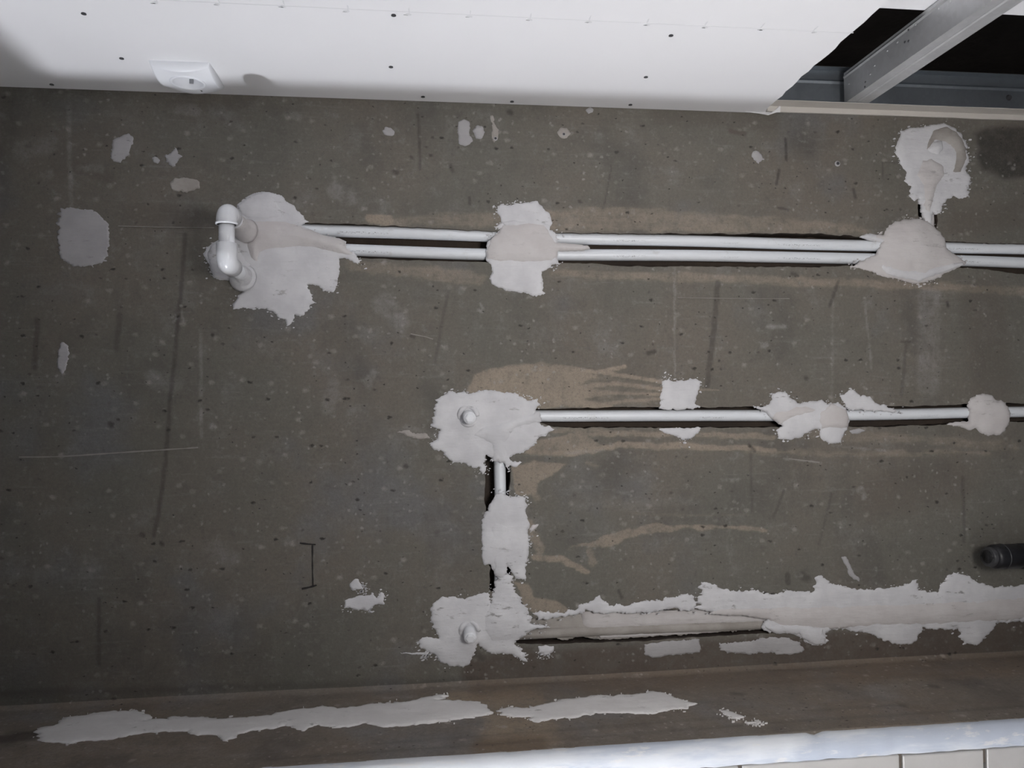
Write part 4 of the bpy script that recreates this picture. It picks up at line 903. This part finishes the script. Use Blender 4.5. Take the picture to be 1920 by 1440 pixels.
# on the ledge
patch('long plaster smear lying along the left half of the ledge',
      [(70, 1388), (80, 1370), (100, 1355), (130, 1345), (190, 1336), (250, 1335), (290, 1342), (270, 1352), (310, 1350), (340, 1344), (380, 1346), (400, 1350), (450, 1347), (500, 1343), (540, 1334), (575, 1330), (610, 1324), (640, 1330), (700, 1320), (760, 1318), (800, 1308), (832, 1302), (828, 1312), (870, 1316), (900, 1318), (915, 1325), (920, 1340), (890, 1345), (860, 1350), (800, 1356), (770, 1360), (720, 1364), (690, 1358), (650, 1365), (600, 1360), (560, 1372), (530, 1362), (490, 1370), (450, 1378), (425, 1392), (400, 1380), (370, 1378), (340, 1372), (290, 1374), (240, 1380), (215, 1385), (170, 1390), (120, 1395), (80, 1395)],
      plane='ledge', t=0.0020, wd=0.006, jx=0.0060, jy=0.0034, smooth=1, step=0.0022, grid=0.005, base=0.001, mat='plaster_lit')
patch('shorter plaster smear lying on the ledge right of the rusty stain',
      [(930, 1332), (950, 1328), (975, 1330), (1010, 1325), (1060, 1313), (1110, 1306), (1160, 1305), (1196, 1304), (1212, 1298), (1240, 1298), (1262, 1308), (1285, 1318), (1305, 1320), (1282, 1330), (1250, 1336), (1220, 1340), (1180, 1340), (1120, 1340), (1080, 1346), (1040, 1350), (1010, 1356), (985, 1348), (960, 1346), (940, 1342)],
      plane='ledge', t=0.0020, wd=0.006, jx=0.0056, jy=0.0032, smooth=1, step=0.0022, grid=0.005, base=0.001, mat='plaster_lit')
patch('small white splash on the ledge above the bluish strip', [(1350, 1334), (1362, 1334), (1382, 1340), (1396, 1346), (1388, 1350), (1370, 1347), (1358, 1341)], plane='ledge', t=0.001, wd=0.004, jx=0.0020, jy=0.0010, base=0.0015, mat='plaster_lit')
patch('thin white streak on the ledge right below the small splash', [(1396, 1356), (1412, 1355), (1428, 1357), (1412, 1359)], plane='ledge', t=0.0008, wd=0.003, jx=0.0010, jy=0.0005, base=0.0015, mat='plaster_lit')

# screw anchors left in the wall
def anchor(px, r=0.0042):
    p = U(*px); bm = bmesh.new()
    bmesh.ops.create_cone(bm, cap_ends=False, segments=14, radius1=r * 1.25, radius2=r * 0.7, depth=0.0016, matrix=Matrix.Translation((p[0], -0.0012, p[2])) @ Matrix.Rotation(math.pi / 2, 4, 'X'))
    o = from_bm('anchor_rim', bm, M['plaster_dull'], wall, True)
    bm = bmesh.new(); bmesh.ops.create_cone(bm, cap_ends=True, segments=12, radius1=r * 0.68, radius2=r * 0.68, depth=0.002, matrix=Matrix.Translation((p[0], -0.0008, p[2])) @ Matrix.Rotation(math.pi / 2, 4, 'X'))
    from_bm('drill_hole', bm, M['screw'], wall)
anchor((1570, 307)); anchor((1057, 252), 0.003); anchor((929, 260), 0.003)

# ---------------------------------------------------------------- square socket on the plasterboard
def build_socket():
    c = (np.array(U(292, 112, 2, ZP)) + np.array(U(413, 165, 2, ZP))) / 2
    cx, cy = float(U(350, 138, 2, ZP)[0]) + 0.002, -0.0790; h = 0.0420
    root = empty('wall_socket', (cx, cy, ZP)); root.rotation_euler = (0, 0, 0)
    tag(root, 'square white socket with a round recess on the plasterboard at upper left', 'socket')
    N = 36; vs, fs = [], []
    def top(u, v):                                # cover: corners lie low, the middles of the sides swell out
        e = 0.0045 + 0.0095 * (1 - u * u) * (1 - v * v) + 0.0105 * ((1 - u * u) * v * v + (1 - v * v) * u * u)
        return e
    idx = {}
    for j in range(N + 1):
        for i in range(N + 1):
            u, v = -1 + 2 * i / N, -1 + 2 * j / N
            idx[i, j] = len(vs); vs.append((cx + u * h, cy + v * h, ZP - top(u, v)))
    ri = 0.0235
    for j in range(N):
        for i in range(N):
            u, v = -1 + 2 * (i + .5) / N, -1 + 2 * (j + .5) / N
            if math.hypot(u * h, v * h) < ri - 0.0005: continue
            fs.append((idx[i, j], idx[i, j + 1], idx[i + 1, j + 1], idx[i + 1, j]))
    ring = [(i, 0) for i in range(N)] + [(N, j) for j in range(N)] + [(i, N) for i in range(N, 0, -1)] + [(0, j) for j in range(N, 0, -1)]
    b = len(vs)
    for (i, j) in ring:
        x, y, z = vs[idx[i, j]]; vs.append((cx + (x - cx) * 1.02, cy + (y - cy) * 1.02, ZP))
    for k in range(len(ring)):
        k2 = (k + 1) % len(ring); fs.append((idx[ring[k]], idx[ring[k2]], b + k2, b + k))
    link('cover', mesh('cover', vs, fs), M['socket'], root, True)
    # raised collar and the round well
    zf = ZP - 0.0150; n = 40; prof = [(0.0265, ZP - 0.0100), (0.0262, zf), (0.0250, zf - 0.0010), (0.0225, zf - 0.0008), (0.0212, zf + 0.0010), (0.0200, ZP - 0.0012), (0.0, ZP - 0.0010)]
    vs, fs = [], []
    for r, z in prof:
        for k in range(n): vs.append((cx + math.cos(2 * math.pi * k / n) * r, cy + math.sin(2 * math.pi * k / n) * r, z))
    for i in range(len(prof) - 1):
        for k in range(n): fs.append((i * n + k, i * n + (k + 1) % n, (i + 1) * n + (k + 1) % n, (i + 1) * n + k))
    ins = link('insert', mesh('insert', vs, fs), M['socket'], root, True)
    for s in (-1, 1):
        bm = bmesh.new(); bmesh.ops.create_cone(bm, cap_ends=True, segments=12, radius1=0.0026, radius2=0.0026, depth=0.001, matrix=Matrix.Translation((cx + s * 0.0095, cy, ZP - 0.0014)))
        from_bm('contact_hole', bm, M['socket_dark'], ins)
        box('earth_clip', (cx - 0.003, cy + s * 0.0185 - 0.001, ZP - 0.008), (cx + 0.003, cy + s * 0.0185 + 0.001, ZP - 0.001), M['clip'], ins)
    bm = bmesh.new(); bmesh.ops.create_cone(bm, cap_ends=True, segments=12, radius1=0.003, radius2=0.003, depth=0.0014, matrix=Matrix.Translation((cx + 0.010, cy + 0.031, ZP - 0.0135)))
    from_bm('screw_hole', bm, M['socket_dark'], root)
    root.rotation_euler = (0, 0, 0)
build_socket()

# ---------------------------------------------------------------- black tool nose at the right edge
def build_tool():
    yb = -0.055; a = U(1851, 1044, 1, yb); b = U(1985, 1046, 1, yb); d = Vector(b - a).normalized(); a = Vector(a)
    a = a + Vector((0, 0, 0)); r = 0.0210
    root = empty('hand_tool', tuple(a + d * 0.16)); tag(root, 'black cylindrical tool nose with an open end at the right edge', 'tool')
    d = (d + Vector((0, 0.10, 0.01))).normalized()
    P = lambda s: a + d * s
    link('nose_ring', tube_mesh('nose_ring', [P(0.010), P(0.001), P(0.0), P(0.0), P(0.001), P(0.012)], [r * 0.80, r * 0.80, r * 0.74, r * 0.55, r * 0.52, r * 0.50], 28, False), M['grey_rim'], root, True)
    link('bore', tube_mesh('bore', [P(0.012), P(0.0125)], [r * 0.55, r * 0.5], 20), M['black'], root)
    prof = [(0.008, .80), (0.012, .98), (0.016, 1.0), (0.060, 1.03), (0.061, .97), (0.066, .97), (0.067, 1.05), (0.16, 1.10), (0.20, 1.12), (0.26, 1.0)]
    link('barrel', tube_mesh('barrel', [P(s) for s, _ in prof], [k * r for _, k in prof], 28), M['black'], root, True)
    for s in (0.030,):
        link('grip_rib', tube_mesh('grip_rib', [P(s - 0.0012), P(s), P(s + 0.0012)], [r * 1.0, r * 1.06, r * 1.0], 28, False), M['grey_rim'], root, True)
    # unseen support, added out of frame to hold the tool up
    q = P(0.20); bm = bmesh.new(); bm_box(bm, (q.x - 0.015, q.y, q.z - 0.012), (q.x + 0.015, 0.002, q.z + 0.012), 0.002)
    from_bm('added_bracket', bm, M['black'], root)
build_tool()
